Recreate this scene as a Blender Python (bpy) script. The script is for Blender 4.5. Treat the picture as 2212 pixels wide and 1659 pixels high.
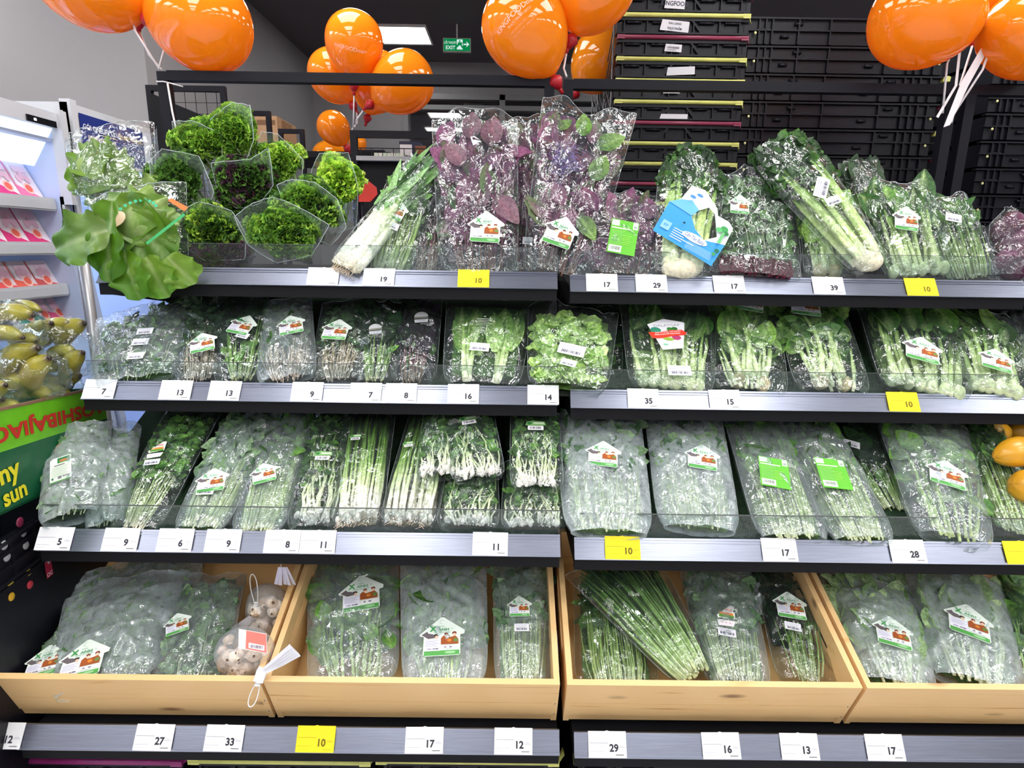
import bpy, math, random
import numpy as np
from mathutils import Vector
for o in list(bpy.data.objects):
    bpy.data.objects.remove(o)
SC = bpy.context.scene
COL = SC.collection
# ---------------------------------------------------------------- camera
FPX, PITCH, YAW, ROLL = 1291.6, .2259, .0043, .0141
CAM = np.array([0., 0., 1.5])
cp, sp, cy, sy = math.cos(PITCH), math.sin(PITCH), math.cos(YAW), math.sin(YAW)
_F = np.array([sy*cp, cy*cp, -sp]); _R = np.array([cy, -sy, 0.]); _D = np.array([-sy*sp, -cy*sp, -cp])
_c, _s = math.cos(ROLL), math.sin(ROLL)
_R2 = _R*_c-_D*_s; _D2 = _R*_s+_D*_c
cd = bpy.data.cameras.new('camera'); cam = bpy.data.objects.new('camera', cd); COL.objects.link(cam)
cd.sensor_width = 36; cd.lens = 36*FPX/2212; cd.clip_start = .05
from mathutils import Matrix
_m = Matrix.Identity(4)
for i in range(3):
    _m[i][0] = _R2[i]; _m[i][1] = -_D2[i]; _m[i][2] = -_F[i]; _m[i][3] = CAM[i]
cam.matrix_world = _m
SC.camera = cam
# ---------------------------------------------------------------- view, world
SC.view_settings.view_transform = 'Standard'; SC.view_settings.look = 'None'
SC.view_settings.gamma = 1; SC.view_settings.use_curve_mapping = False
SC.view_settings.exposure = 0.15
SC.cycles.transparent_max_bounces = 28; SC.cycles.max_bounces = 7; SC.cycles.glossy_bounces = 3
SC.cycles.sample_clamp_indirect = 8
wd = bpy.data.worlds.new('world'); SC.world = wd; wd.use_nodes = True
wd.node_tree.nodes['Background'].inputs[0].default_value = (.8, .9, 1, 1)
wd.node_tree.nodes['Background'].inputs[1].default_value = .25
PANEL_E = 11.5      # ceiling panel emission
PANELS_X = (-3.0, -.86, 1.28, 3.4)
PANELS_Y = (-3.6, -2.35, -1.1, .15, 1.4, 2.6, 3.8, 5.15)
CEIL = 3.1

def ray(u, v): return _F*FPX+_R2*(u-1106)+_D2*(v-829.5)
def at(u, v, y): r = ray(u, v); return CAM+r*(y/r[1])
def atx(u, v, x): r = ray(u, v); return CAM+r*(x/r[0])
def atz(u, v, z): r = ray(u, v); return CAM+r*((z-CAM[2])/r[2])
def zc(p): return float((np.array(p)-CAM)@_F)
def px2m(px, p): return px*zc(p)/FPX

# ---------------------------------------------------------------- colour and materials
def lin(c):
    return tuple(((x/12.92) if x <= .04045 else ((x+.055)/1.055)**2.4) for x in (c if not isinstance(c, str) else [int(c[i:i+2], 16)/255 for i in (0, 2, 4)]))
def newmat(name):
    m = bpy.data.materials.new(name); m.use_nodes = True
    nt = m.node_tree; nt.nodes.clear()
    return m, nt, nt.nodes, nt.links
def N(ns, t, **k):
    n = ns.new(t)
    for a, b in k.items():
        if a.startswith('i_'):
            key = a[2:]; key = int(key) if key.isdigit() else key.replace('_', ' ')
            n.inputs[key].default_value = b
        else: setattr(n, a, b)
    return n
def mat(name, col, rough=.5, metal=0., var=.12, scale=30., bump=0., bscale=200., spec=.5, stretch=None, emit=None, coat=0, trans=0):
    m, nt, ns, L = newmat(name)
    out = N(ns, 'ShaderNodeOutputMaterial'); p = N(ns, 'ShaderNodeBsdfPrincipled')
    L.new(p.outputs[0], out.inputs[0])
    tc = N(ns, 'ShaderNodeTexCoord'); mp = N(ns, 'ShaderNodeMapping'); L.new(tc.outputs['Object'], mp.inputs[0])
    if stretch: mp.inputs['Scale'].default_value = stretch
    no = N(ns, 'ShaderNodeTexNoise'); no.inputs['Scale'].default_value = scale; no.inputs['Detail'].default_value = 4
    L.new(mp.outputs[0], no.inputs[0])
    mx = N(ns, 'ShaderNodeMix', data_type='RGBA')
    c = lin(col) if isinstance(col, str) else col
    mx.inputs[6].default_value = tuple(x*(1-var) for x in c)+(1,); mx.inputs[7].default_value = tuple(min(1, x*(1+var)) for x in c)+(1,)
    L.new(no.outputs[0], mx.inputs[0]); L.new(mx.outputs[2], p.inputs['Base Color'])
    p.inputs['Roughness'].default_value = rough; p.inputs['Metallic'].default_value = metal
    p.inputs['Specular IOR Level'].default_value = spec
    p.inputs['Coat Weight'].default_value = coat
    if trans: p.inputs['Transmission Weight'].default_value = trans
    if emit: p.inputs['Emission Color'].default_value = lin(emit[0])+(1,); p.inputs['Emission Strength'].default_value = emit[1]
    if bump:
        n2 = N(ns, 'ShaderNodeTexNoise'); n2.inputs['Scale'].default_value = bscale; L.new(mp.outputs[0], n2.inputs[0])
        b = N(ns, 'ShaderNodeBump'); b.inputs['Strength'].default_value = bump; b.inputs['Distance'].default_value = .01
        L.new(n2.outputs[0], b.inputs['Height']); L.new(b.outputs[0], p.inputs['Normal'])
    return m
def attr_mat(name, rough=.5, var=.3, scale=60, transl=0., coat=0., bump=.15, spec=.5, gain=1.):
    m, nt, ns, L = newmat(name)
    out = N(ns, 'ShaderNodeOutputMaterial'); p = N(ns, 'ShaderNodeBsdfPrincipled')
    at_ = N(ns, 'ShaderNodeAttribute', attribute_name='col')
    tc = N(ns, 'ShaderNodeTexCoord'); no = N(ns, 'ShaderNodeTexNoise'); no.inputs['Scale'].default_value = scale; no.inputs['Detail'].default_value = 3
    L.new(tc.outputs['Object'], no.inputs[0])
    mr = N(ns, 'ShaderNodeMapRange'); mr.inputs[1].default_value = .3; mr.inputs[2].default_value = .7
    mr.inputs[3].default_value = (1-var)*gain; mr.inputs[4].default_value = (1+var)*gain
    L.new(no.outputs[0], mr.inputs[0])
    mu = N(ns, 'ShaderNodeVectorMath', operation='MULTIPLY'); L.new(at_.outputs['Color'], mu.inputs[0]); L.new(mr.outputs[0], mu.inputs[1])
    L.new(mu.outputs[0], p.inputs['Base Color'])
    p.inputs['Roughness'].default_value = rough; p.inputs['Coat Weight'].default_value = coat; p.inputs['Specular IOR Level'].default_value = spec
    if bump:
        b = N(ns, 'ShaderNodeBump'); b.inputs['Strength'].default_value = bump; b.inputs['Distance'].default_value = .004
        L.new(no.outputs[0], b.inputs['Height']); L.new(b.outputs[0], p.inputs['Normal'])
    if transl:
        t = N(ns, 'ShaderNodeBsdfTranslucent'); L.new(mu.outputs[0], t.inputs[0])
        mx = N(ns, 'ShaderNodeMixShader'); mx.inputs[0].default_value = transl
        L.new(p.outputs[0], mx.inputs[1]); L.new(t.outputs[0], mx.inputs[2]); L.new(mx.outputs[0], out.inputs[0])
    else: L.new(p.outputs[0], out.inputs[0])
    return m
def film_mat(name, haze=.05, tint=(.93, .97, .96), fac=(.05, .55), scale=16., rough=.1, hscale=14., bump=.5, mesh=False):
    """thin clear film: see-through, glossy on its crinkles, partly fogged by droplets"""
    m, nt, ns, L = newmat(name)
    out = N(ns, 'ShaderNodeOutputMaterial'); tc = N(ns, 'ShaderNodeTexCoord')
    vo = N(ns, 'ShaderNodeTexVoronoi', feature='DISTANCE_TO_EDGE'); vo.inputs['Scale'].default_value = scale
    no = N(ns, 'ShaderNodeTexNoise'); no.inputs['Scale'].default_value = scale*1.1; no.inputs['Detail'].default_value = 3; no.inputs['Distortion'].default_value = 1.2
    L.new(tc.outputs['Object'], no.inputs[0])
    ad = N(ns, 'ShaderNodeVectorMath', operation='ADD'); sc_ = N(ns, 'ShaderNodeVectorMath', operation='SCALE'); sc_.inputs['Scale'].default_value = .03
    L.new(no.outputs['Color'], sc_.inputs[0]); L.new(tc.outputs['Object'], ad.inputs[0]); L.new(sc_.outputs[0], ad.inputs[1])
    L.new(ad.outputs[0], vo.inputs['Vector'])
    a2 = N(ns, 'ShaderNodeMath', operation='MULTIPLY_ADD'); a2.inputs[1].default_value = .7; L.new(vo.outputs['Distance'], a2.inputs[0]); L.new(no.outputs[0], a2.inputs[2])
    bp = N(ns, 'ShaderNodeBump'); bp.inputs['Strength'].default_value = bump; bp.inputs['Distance'].default_value = .02
    L.new(a2.outputs[0], bp.inputs['Height'])
    lw = N(ns, 'ShaderNodeLayerWeight'); lw.inputs[0].default_value = .25; L.new(bp.outputs[0], lw.inputs['Normal'])
    mr = N(ns, 'ShaderNodeMapRange'); mr.inputs[3].default_value = fac[0]; mr.inputs[4].default_value = fac[1]; L.new(lw.outputs['Fresnel'], mr.inputs[0])
    tr = N(ns, 'ShaderNodeBsdfTransparent'); tr.inputs[0].default_value = tint+(1,)
    gl = N(ns, 'ShaderNodeBsdfGlossy'); gl.inputs['Roughness'].default_value = rough; gl.inputs[0].default_value = (1, 1, 1, 1); L.new(bp.outputs[0], gl.inputs['Normal'])
    m1 = N(ns, 'ShaderNodeMixShader'); L.new(mr.outputs[0], m1.inputs[0]); L.new(tr.outputs[0], m1.inputs[1]); L.new(gl.outputs[0], m1.inputs[2])
    df = N(ns, 'ShaderNodeBsdfDiffuse'); df.inputs[0].default_value = (.68, .76, .79, 1)
    hn = N(ns, 'ShaderNodeTexNoise'); hn.inputs['Scale'].default_value = hscale; hn.inputs['Detail'].default_value = 5; hn.inputs['Roughness'].default_value = .65; hn.inputs['Distortion'].default_value = .25
    L.new(tc.outputs['Object'], hn.inputs[0])
    hr = N(ns, 'ShaderNodeMapRange'); hr.inputs[1].default_value = .3; hr.inputs[2].default_value = .72; hr.inputs[3].default_value = haze*.6; hr.inputs[4].default_value = haze*1.35; hr.clamp = True
    L.new(hn.outputs[0], hr.inputs[0])
    m2 = N(ns, 'ShaderNodeMixShader'); L.new(hr.outputs[0], m2.inputs[0]); L.new(m1.outputs[0], m2.inputs[1]); L.new(df.outputs[0], m2.inputs[2])
    L.new(m2.outputs[0], out.inputs[0])
    return m

# ---------------------------------------------------------------- mesh builder
class MB:
    def __init__(s): s.v = []; s.f = []; s.c = []; s.m = []; s.n = 0; s.sm = []
    def add(s, V, F, col=(1, 1, 1), mi=0, smooth=True):
        V = np.asarray(V, float); k = len(V)
        s.v.append(V)
        col = np.asarray(col, float)
        if col.ndim == 1: col = np.tile(col, (k, 1))
        s.c.append(col)
        for f in F: s.f.append([i+s.n for i in f])
        s.m += [mi]*len(F); s.sm += [smooth]*len(F); s.n += k
        return s
    def box(s, lo, hi, col=(1, 1, 1), mi=0, M=None):
        lo = np.array(lo, float); hi = np.array(hi, float)
        V = np.array([[(lo, hi)[i][0], (lo, hi)[j][1], (lo, hi)[k][2]] for i in (0, 1) for j in (0, 1) for k in (0, 1)])
        if M is not None: V = V@np.array(M[0]).T+np.array(M[1])
        return s.add(V, [(0, 1, 3, 2), (4, 6, 7, 5), (0, 4, 5, 1), (2, 3, 7, 6), (0, 2, 6, 4), (1, 5, 7, 3)], col, mi, False)
    def grid(s, P, col=(1, 1, 1), mi=0, smooth=True, wrap=False):
        P = np.asarray(P, float); a, b = P.shape[:2]
        F = []
        for i in range(a-1):
            for j in range(b if wrap else b-1):
                j2 = (j+1) % b
                F.append((i*b+j, i*b+j2, (i+1)*b+j2, (i+1)*b+j))
        col = np.asarray(col, float)
        if col.ndim == 3: col = col.reshape(-1, 3)
        return s.add(P.reshape(-1, 3), F, col, mi, smooth)
    def tube(s, pts, r, seg=6, col=(1, 1, 1), mi=0, cap=True, flat=1.):
        pts = np.asarray(pts, float); n = len(pts); r = np.broadcast_to(np.asarray(r, float), (n,))
        T = np.gradient(pts, axis=0); T /= np.linalg.norm(T, axis=1)[:, None]+1e-12
        up = np.array([0, -.6, .8]) if abs(T[0]@np.array([0, -.6, .8])) < .9 else np.array([1., 0, 0])
        A = np.cross(T, up); A /= np.linalg.norm(A, axis=1)[:, None]+1e-12; B = np.cross(A, T)
        th = np.arange(seg)*2*math.pi/seg
        P = pts[:, None]+r[:, None, None]*(np.cos(th)[None, :, None]*A[:, None]+flat*np.sin(th)[None, :, None]*B[:, None])
        col = np.asarray(col, float)
        if col.ndim == 2: col = np.repeat(col, seg, axis=0)
        k = s.n
        s.grid(P, col, mi, True, True)
        if cap:
            s.f.append([k+j for j in range(seg)][::-1]); s.f.append([k+(n-1)*seg+j for j in range(seg)]); s.m += [mi]*2; s.sm += [False]*2
        return s
    def ell(s, c, R, col=(1, 1, 1), mi=0, nu=10, nv=14, ax=None, jit=0):
        c = np.array(c, float); R = np.broadcast_to(np.array(R, float), (3,))
        ph = np.linspace(0, math.pi, nu); th = np.arange(nv)*2*math.pi/nv
        P = np.stack([np.outer(np.sin(ph), np.cos(th))*R[0], np.outer(np.sin(ph), np.sin(th))*R[1], np.outer(np.cos(ph), np.ones(nv))*R[2]], -1)
        if jit: P = P*(1+jit*np.sin(P[..., :1]*250+P[..., 1:2]*170+c[0]*99))
        if ax is not None: P = P@np.array(ax)
        return s.grid(P+c, col, mi, True, True)
    def poly(s, pts, col=(1, 1, 1), mi=0): return s.add(pts, [tuple(range(len(pts)))], col, mi, False)
    def prism(s, pts, off, col=(1, 1, 1), mi=0):
        pts = np.asarray(pts, float); n = len(pts)
        V = np.vstack([pts, pts+np.array(off, float)])
        return s.add(V, [tuple(range(n)), tuple(range(2*n-1, n-1, -1))]+[(i, i+n, (i+1) % n+n, (i+1) % n) for i in range(n)], col, mi, False)
    def build(s, name, mats, parent=None, org=(0, 0, 0), flip=False):
        me = bpy.data.meshes.new(name)
        if s.n:
            V = np.vstack(s.v)-np.array(org, float)
            me.from_pydata(V.tolist(), [], s.f)
            ca = me.color_attributes.new('col', 'FLOAT_COLOR', 'POINT')
            cc = np.ones((s.n, 4), np.float32); cc[:, :3] = np.vstack(s.c); ca.data.foreach_set('color', cc.ravel())
            me.polygons.foreach_set('material_index', s.m); me.polygons.foreach_set('use_smooth', s.sm)
        for m in (mats if isinstance(mats, (list, tuple)) else [mats]): me.materials.append(m)
        me.update()
        o = bpy.data.objects.new(name, me); COL.objects.link(o)
        if parent is not None: o.parent = parent
        return o
def tag(o, label=None, cat=None, group=None, kind=None):
    for k, v in (('label', label), ('category', cat), ('group', group), ('kind', kind)):
        if v: o[k] = v
    return o
def empty(name, loc, label, cat, group=None):
    e = bpy.data.objects.new(name, None); e.empty_display_size = .05; e.location = [float(x) for x in loc]; COL.objects.link(e)
    return tag(e, label, cat, group)
def struct(name, mb, m): return tag(mb.build(name, m), kind='structure')
def copy_tree(o, parent=None):
    c = o.copy(); COL.objects.link(c); c.parent = parent
    for ch in list(o.children): copy_tree(ch, c)
    return c
_tc = {}
def text_geo(t, bold=0.):
    k = (t, bold)
    if k not in _tc:
        cu = bpy.data.curves.new('t', 'FONT'); cu.body = t; cu.size = 1; cu.resolution_u = 3; cu.fill_mode = 'FRONT'; cu.offset = bold
        cu.align_x = 'CENTER'; cu.align_y = 'CENTER'
        o = bpy.data.objects.new('t', cu); COL.objects.link(o)
        dg = bpy.context.evaluated_depsgraph_get(); me = bpy.data.meshes.new_from_object(o.evaluated_get(dg))
        V = np.array([v.co[:2] for v in me.vertices]); Fs = [tuple(p.vertices) for p in me.polygons]
        bpy.data.objects.remove(o); bpy.data.curves.remove(cu); bpy.data.meshes.remove(me)
        if len(V): V = V-(V.max(0)+V.min(0))/2
        _tc[k] = (V, Fs)
    return _tc[k]
def nrm(a): a = np.asarray(a, float); return a/(np.linalg.norm(a)+1e-12)
class Pad:
    """flat printed thing: 2D shapes on a plane (origin O, axes X, Y, normal Nn)"""
    def __init__(s, O, X, Y, lift=.0004):
        s.O = np.array(O, float); s.X = nrm(X); s.Y = nrm(np.array(Y)-s.X*(s.X@np.array(Y))); s.Nn = np.cross(s.X, s.Y); s.lift = lift; s.k = 0; s.mb = MB()
    def P(s, pts, k): p = np.asarray(pts, float); return s.O+p[:, :1]*s.X+p[:, 1:2]*s.Y+s.Nn*(s.lift*k)
    def shape(s, pts, col, k=None):
        if k is None: s.k += 1; k = s.k
        s.mb.add(s.P(pts, k), [tuple(range(len(pts)))], lin(col), 0, False); return s
    def slab(s, pts, col, th=.0006):
        s.mb.prism(s.P(pts, 0)-s.Nn*th, s.Nn*th, lin(col)); return s
    def rect(s, x0, y0, x1, y1, col, k=None): return s.shape([(x0, y0), (x1, y0), (x1, y1), (x0, y1)], col, k)
    def disc(s, x, y, rx, ry, col, n=16, k=None): return s.shape([(x+rx*math.cos(i*2*math.pi/n), y+ry*math.sin(i*2*math.pi/n)) for i in range(n)], col, k)
    def text(s, t, x, y, h, col, bold=0., rot=0., sx=1., k=None):
        V, Fs = text_geo(t, bold)
        if not len(V): return s
        if k is None: s.k += 1; k = s.k
        V = V*[h*1.38*sx, h*1.38]; c, q = math.cos(rot), math.sin(rot); V = np.stack([V[:, 0]*c-V[:, 1]*q+x, V[:, 0]*q+V[:, 1]*c+y], 1)
        s.mb.add(s.P(V, k), Fs, lin(col), 0, False); return s
    def bars(s, x0, y0, x1, y1, col='303038', n=14, seed=1):
        r = random.Random(seed); x = x0; s.k += 1
        while x < x1:
            w = (x1-x0)/n*r.choice((.35, .6, .9)); s.rect(x, y0, min(x+w, x1), y1, col, s.k); x += w+(x1-x0)/n*r.choice((.3, .5, .8))
        return s
# ---------------------------------------------------------------- shared materials
M_WALL = mat('grey_wall_paint', (.27, .26, .27), .8, var=.03, scale=8)
M_CEIL = mat('dark_ceiling_paint', (.09, .078, .09), .75, var=.04, scale=5)
M_FLOOR = mat('pale_floor_tile', (.55, .55, .57), .25, var=.05, scale=3)
M_BLACK = mat('black_powder_coat', (.006, .006, .011), .5, var=.1, scale=40, spec=.2)
M_BOARD = mat('black_shelf_board', (.006, .006, .008), .6, spec=.2)
M_CRATE = mat('black_crate_plastic', (.007, .007, .012), .4, spec=.25, var=.25, scale=12, bump=.05)
M_ALU = mat('brushed_aluminium', (.29, .31, .39), .3, .9, var=.25, scale=14, stretch=(1, 40, 40))
M_ACRYL = film_mat('clear_acrylic', .01, (.9, .93, .93), (.03, .2), 1.5, .04, 3, .02)
M_GRASS = mat('dark_green_grass_mat', (.018, .06, .022), .85, var=.7, scale=260, bump=1, bscale=420)
M_PRINT = attr_mat('printed_paper', .55, .02, 20, bump=0, spec=.25)
M_PROD = attr_mat('vegetable_skin', .42, .22, 90, transl=.12, gain=1.2)
M_LEAF = attr_mat('vegetable_leaf', .45, .38, 130, transl=.3, bump=.5, gain=1.35)
M_LETT = attr_mat('lettuce_leaf', .38, .16, 30, transl=.3, bump=.5, gain=.85)
M_KALE = attr_mat('curly_leaf', .45, .45, 170, transl=.28, bump=.4)
M_PLAST = attr_mat('coloured_plastic', .35, .06, 30, bump=0)
F_CLEAR = film_mat('clear_film', .03, fac=(.08, .6), scale=15, rough=.07, bump=.75)
F_MIST = film_mat('misted_film', .17, (.93, .96, .96), fac=(.10, .6), scale=15, rough=.07, hscale=50, bump=.7)
F_FROST = film_mat('fogged_film', .35, (.92, .96, .96), fac=(.10, .55), scale=13, rough=.07, hscale=60, bump=.65)
F_SLEEVE = film_mat('sleeve_film', .14, (.92, .95, .95), (.06, .6), 12, .06, 9, .6)
F_LOOSE = film_mat('loose_film', .03, fac=(.035, .3), scale=14, rough=.07, bump=.4)
F_SEAM = film_mat('film_seam', .35, fac=(.2, .9), scale=30, rough=.12)
M_EDGE = mat('film_welt', (.8, .85, .85), .15, var=.1)

# ---------------------------------------------------------------- room
W = lambda mb, n, m: struct(n, mb, m)
XL, XR, YN, YF = -3.4, 4.6, -4.6, 5.86
W(MB().box((XL-.1, YN-.1, -.1), (XR+.1, YF+.1, 0)), 'floor', M_FLOOR)
W(MB().box((XL-.1, YN-.1, CEIL), (XR+.1, YF+.1, CEIL+.1)), 'ceiling', M_CEIL)
W(MB().box((XL-.1, 3.23, 0), (-1.815, YF, CEIL)), 'wall_left', M_WALL)
W(MB().box((XL-.1, YN, 0), (XL, 3.23, CEIL)), 'wall_left_near', M_WALL)
W(MB().box((XR, YN, 0), (XR+.1, YF, CEIL)), 'wall_right', M_WALL)
M_WALLF = mat('front_wall_paint', (.5, .5, .52), .8, var=.03, scale=8)
W(MB().box((XL-.1, YN-.1, 0), (XR+.1, YN, CEIL)), 'wall_front', M_WALLF)
WZ = 1.5+1.255*YF/5.521; WX = -.945*YF/5.521
bw = MB(); bw.box((-1.815, YF, 0), (WX, YF+.1, CEIL)); bw.box((WX, YF, WZ), (XR, YF+.1, CEIL)); bw.box((WX, YF, 0), (XR, YF+.1, .3))
W(bw, 'wall_back', M_WALL)
M_GLASS = mat('dark_night_glass', (.025, .025, .03), .03, var=0, spec=.9, coat=1.)
M_WF = mat('grey_window_frame', (.2, .2, .21), .4)
wn = tag(MB().box((WX, YF+.05, .3), (XR, YF+.08, WZ)).build('window_1', M_GLASS), kind='structure')
wf = MB(); wf.box((WX, YF-.03, WZ-.045), (XR, YF+.05, WZ)); wf.box((WX, YF-.02, WZ-.13), (XR, YF+.05, WZ-.09))
x = WX
while x < XR: wf.box((x, YF-.03, .3), (x+.05, YF+.05, WZ)); x += .88
wf.build('window_frame', M_WF, wn)

# ceiling panels (real lamps; unseen near ones enlarged for more film glints)
M_PANEL, nt, ns, L = newmat('lit_panel')
e = N(ns, 'ShaderNodeEmission'); e.inputs[0].default_value = (1, .985, .97, 1); e.inputs[1].default_value = PANEL_E
L.new(e.outputs[0], N(ns, 'ShaderNodeOutputMaterial').inputs[0])
M_WHITE = mat('white_enamel', (.8, .8, .8), .35, var=.02)
def ceiling_panel(x, y, label):
    t = empty('ceiling_panel_light', (x, y, CEIL), label, 'ceiling light', 'square ceiling panels')
    f = MB(); a = .19 if y > 3.3 else .36
    for lo, hi in (((-a, -a-.03), (a, -a)), ((-a, a), (a, a+.03)), ((-a-.012, -a-.03), (-a, a+.03)), ((a, -a-.03), (a+.012, a+.03))):
        f.box((lo[0], lo[1], -.012), (hi[0], hi[1], 0))
    f.build('frame', M_WHITE, t)
    MB().box((-a, -a, -.008), (a, a, -.002)).build('diffuser', M_PANEL, t)
for i, y in enumerate(PANELS_Y):
    for j, x in enumerate(PANELS_X):
        ceiling_panel(x, y, 'lit square ceiling panel above the exit sign area near the far wall' if (i == 7 and j == 1) else
                      'white square ceiling panel overhead, seen only in reflections')

# exit sign
g = empty('exit_sign', at(987, 97, 4.9), 'green illuminated EXIT sign with running figure and arrow hanging below the ceiling', 'exit sign')
c0 = at(987, 97, 4.9); w2, h2 = px2m(30, c0), px2m(13.5, c0)
MB().box((-w2, 0, -h2), (w2, .03, h2)).build('housing', mat('sign_housing', (.5, .5, .45), .4), g)
MB().box((-w2*.05, .01, h2), (w2*.05, .02, CEIL-c0[2])).build('hanger', M_WHITE, g)
p = Pad((0, -.001, 0), (1, 0, 0), (0, 0, 1), .0015)
p.rect(-w2*.94, -h2*.88, w2*.94, h2*.88, '0a8a4c')
p.text('LỐI THOÁT', -w2*.47, h2*.4, h2*.36, 'dff8f4', .01, sx=.75); p.text('EXIT', -w2*.45, -h2*.42, h2*.55, 'dff8f4', .02)
p.rect(w2*.0, -h2*.7, w2*.42, h2*.75, 'dff8f4'); q = w2*.21
p.disc(q, h2*.5, h2*.13, h2*.13, '0a8a4c'); p.shape([(q-.01, h2*.35), (q+.02, h2*.3), (q+.015, -h2*.1), (q-.02, -h2*.1)], '0a8a4c')
p.shape([(q-.02, -h2*.05), (q, -h2*.1), (q-.03, -h2*.65), (q-.045, -h2*.6)], '0a8a4c'); p.shape([(q, -h2*.05), (q+.015, -h2*.1), (q+.035, -h2*.6), (q+.02, -h2*.6)], '0a8a4c')
p.rect(w2*.48, -h2*.1, w2*.75, h2*.1, 'dff8f4'); p.shape([(w2*.68, h2*.45), (w2*.9, 0), (w2*.68, -h2*.45), (w2*.75, 0)], 'dff8f4')
M_SIGN, nt, ns, L = newmat('backlit_sign_face')
a_ = N(ns, 'ShaderNodeAttribute', attribute_name='col'); e = N(ns, 'ShaderNodeEmission'); e.inputs[1].default_value = .8
L.new(a_.outputs[0], e.inputs[0]); L.new(e.outputs[0], N(ns, 'ShaderNodeOutputMaterial').inputs[0])
p.mb.build('sign_face', M_SIGN, g)

# ---------------------------------------------------------------- gondolas
# level: front lip (y, z), deck start (y,z), deck slope, deck end y
LV = {1: (1.567, -.107), 2: (1.451, -.388), 3: (1.244, -.691), 4: (1.104, -1.095)}
DECK = {1: (1.60, -.088, .08, 1.96), 2: (1.485, -.372, .46, 1.95), 3: (1.28, -.672, .45, 1.95), 4: (1.14, -1.075, .02, 1.95)}
RT = (.028, .042)
BAYS = [(-1.0754, .1246), (.1516, 1.3516), (1.3786, 2.5786)]
DZ = [0, -.006, -.006]
def gondola(i, label, levels=(1, 2, 3, 4)):
    x0, x1 = BAYS[i]; dz = 1.5+DZ[i]
    g = empty('produce_gondola', (x0, 1.98, 0), label, 'display shelving', 'black tiered produce shelving bays')
    o = (x0, 1.98, 0)
    for xa in (x0, x1-.03): MB().box((xa, 1.965, 0), (xa+.03, 1.995, dz+.5)).build('post', M_BLACK, g, o)
    MB().box((x0+.03, 1.965, dz+.475), (x1-.03, 1.995, dz+.503)).build('top_bar', M_BLACK, g, o)
    bx = x0+.12 if i == 0 else x0+.03
    if 1 in levels: MB().box((bx, 1.975, .1), (x1-.03, 1.985, dz-.1)).build('dark_backing', M_BOARD, g, o)  # black sheet added to keep the space behind the bags dark
    for xa in (x0, x1-.03): MB().box((xa, 1.1, .02), (xa+.03, 1.965, .09)).build('foot', M_BLACK, g, o)
    for l in levels:
        y, z = LV[l]; z += dz; dy, dzz, m, ye = DECK[l]; dzz += dz
        s = MB()
        s.prism([(x0+.004, dy, dzz-.02), (x1-.004, dy, dzz-.02), (x1-.004, ye, dzz+m*(ye-dy)-.02), (x0+.004, ye, dzz+m*(ye-dy)-.02)], (0, 0, .014))
        s.box((x0+.004, y+.008, z-.03), (x1-.004, y+.03, z-.002))
        for xa in (x0+.006, x1-.02):   # side brackets
            s.prism([(xa, y+.03, z-.03), (xa, 1.965, z-.09), (xa, 1.965, dzz+m*(ye-dy)-.02), (xa, dy, dzz-.018)], (.012, 0, 0))
        sh = s.build('shelf', M_BOARD, g, o)
        r = MB()
        prof = [(0, 0), (RT[0], RT[1]), (RT[0]+.006, RT[1]-.003), (.012, -.002)]
        r.prism([(x0+.003, y+a, z+b) for a, b in prof], (x1-x0-.006, 0, 0))
        for t0, t1, h in ((.0, .1, .003), (.78, .84, .002), (.9, 1., .0025)):   # ridges of the price channel
            n = nrm((0, -RT[1], RT[0]))
            a0 = np.array((x0+.003, y+RT[0]*t0, z+RT[1]*t0)); a1 = np.array((x0+.003, y+RT[0]*t1, z+RT[1]*t1))
            r.prism([a0, a1, a1+n*h, a0+n*h], (x1-x0-.006, 0, 0))
        r.build('price_rail', M_ALU, sh, o)
        if l < 4:
            a = MB(); fh = {1: .062, 2: .05, 3: .055}[l]
            a.box((x0+.003, y+RT[0]+.008, z+RT[1]-.01), (x1-.003, y+RT[0]+.011, z+RT[1]+fh)); a.build('clear_fence', M_ACRYL, sh, o)
            MB().box((x0+.003, y+RT[0]+.0075, z+RT[1]+fh), (x1-.003, y+RT[0]+.0115, z+RT[1]+fh+.0012)).build('fence_edge', mat('acrylic_edge', (.1, .11, .11), .2), sh, o)
        if l in (2, 3):
            MB().prism([(x0+.01, dy, dzz-.004), (x1-.01, dy, dzz-.004), (x1-.01, ye-.02, dzz+m*(ye-.02-dy)-.004), (x0+.01, ye-.02, dzz+m*(ye-.02-dy)-.004)], (0, 0, .006)).build('grass_mat', M_GRASS, sh, o)
    return g
gondola(0, 'black tiered shelving bay in the left half, its end open towards the chiller')
gondola(1, 'black tiered shelving bay in the right half, in front of the crate stacks')
gondola(2, 'black steel shelving frame cut off by the right edge of the photo', (1, 2, 3, 4))

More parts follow.
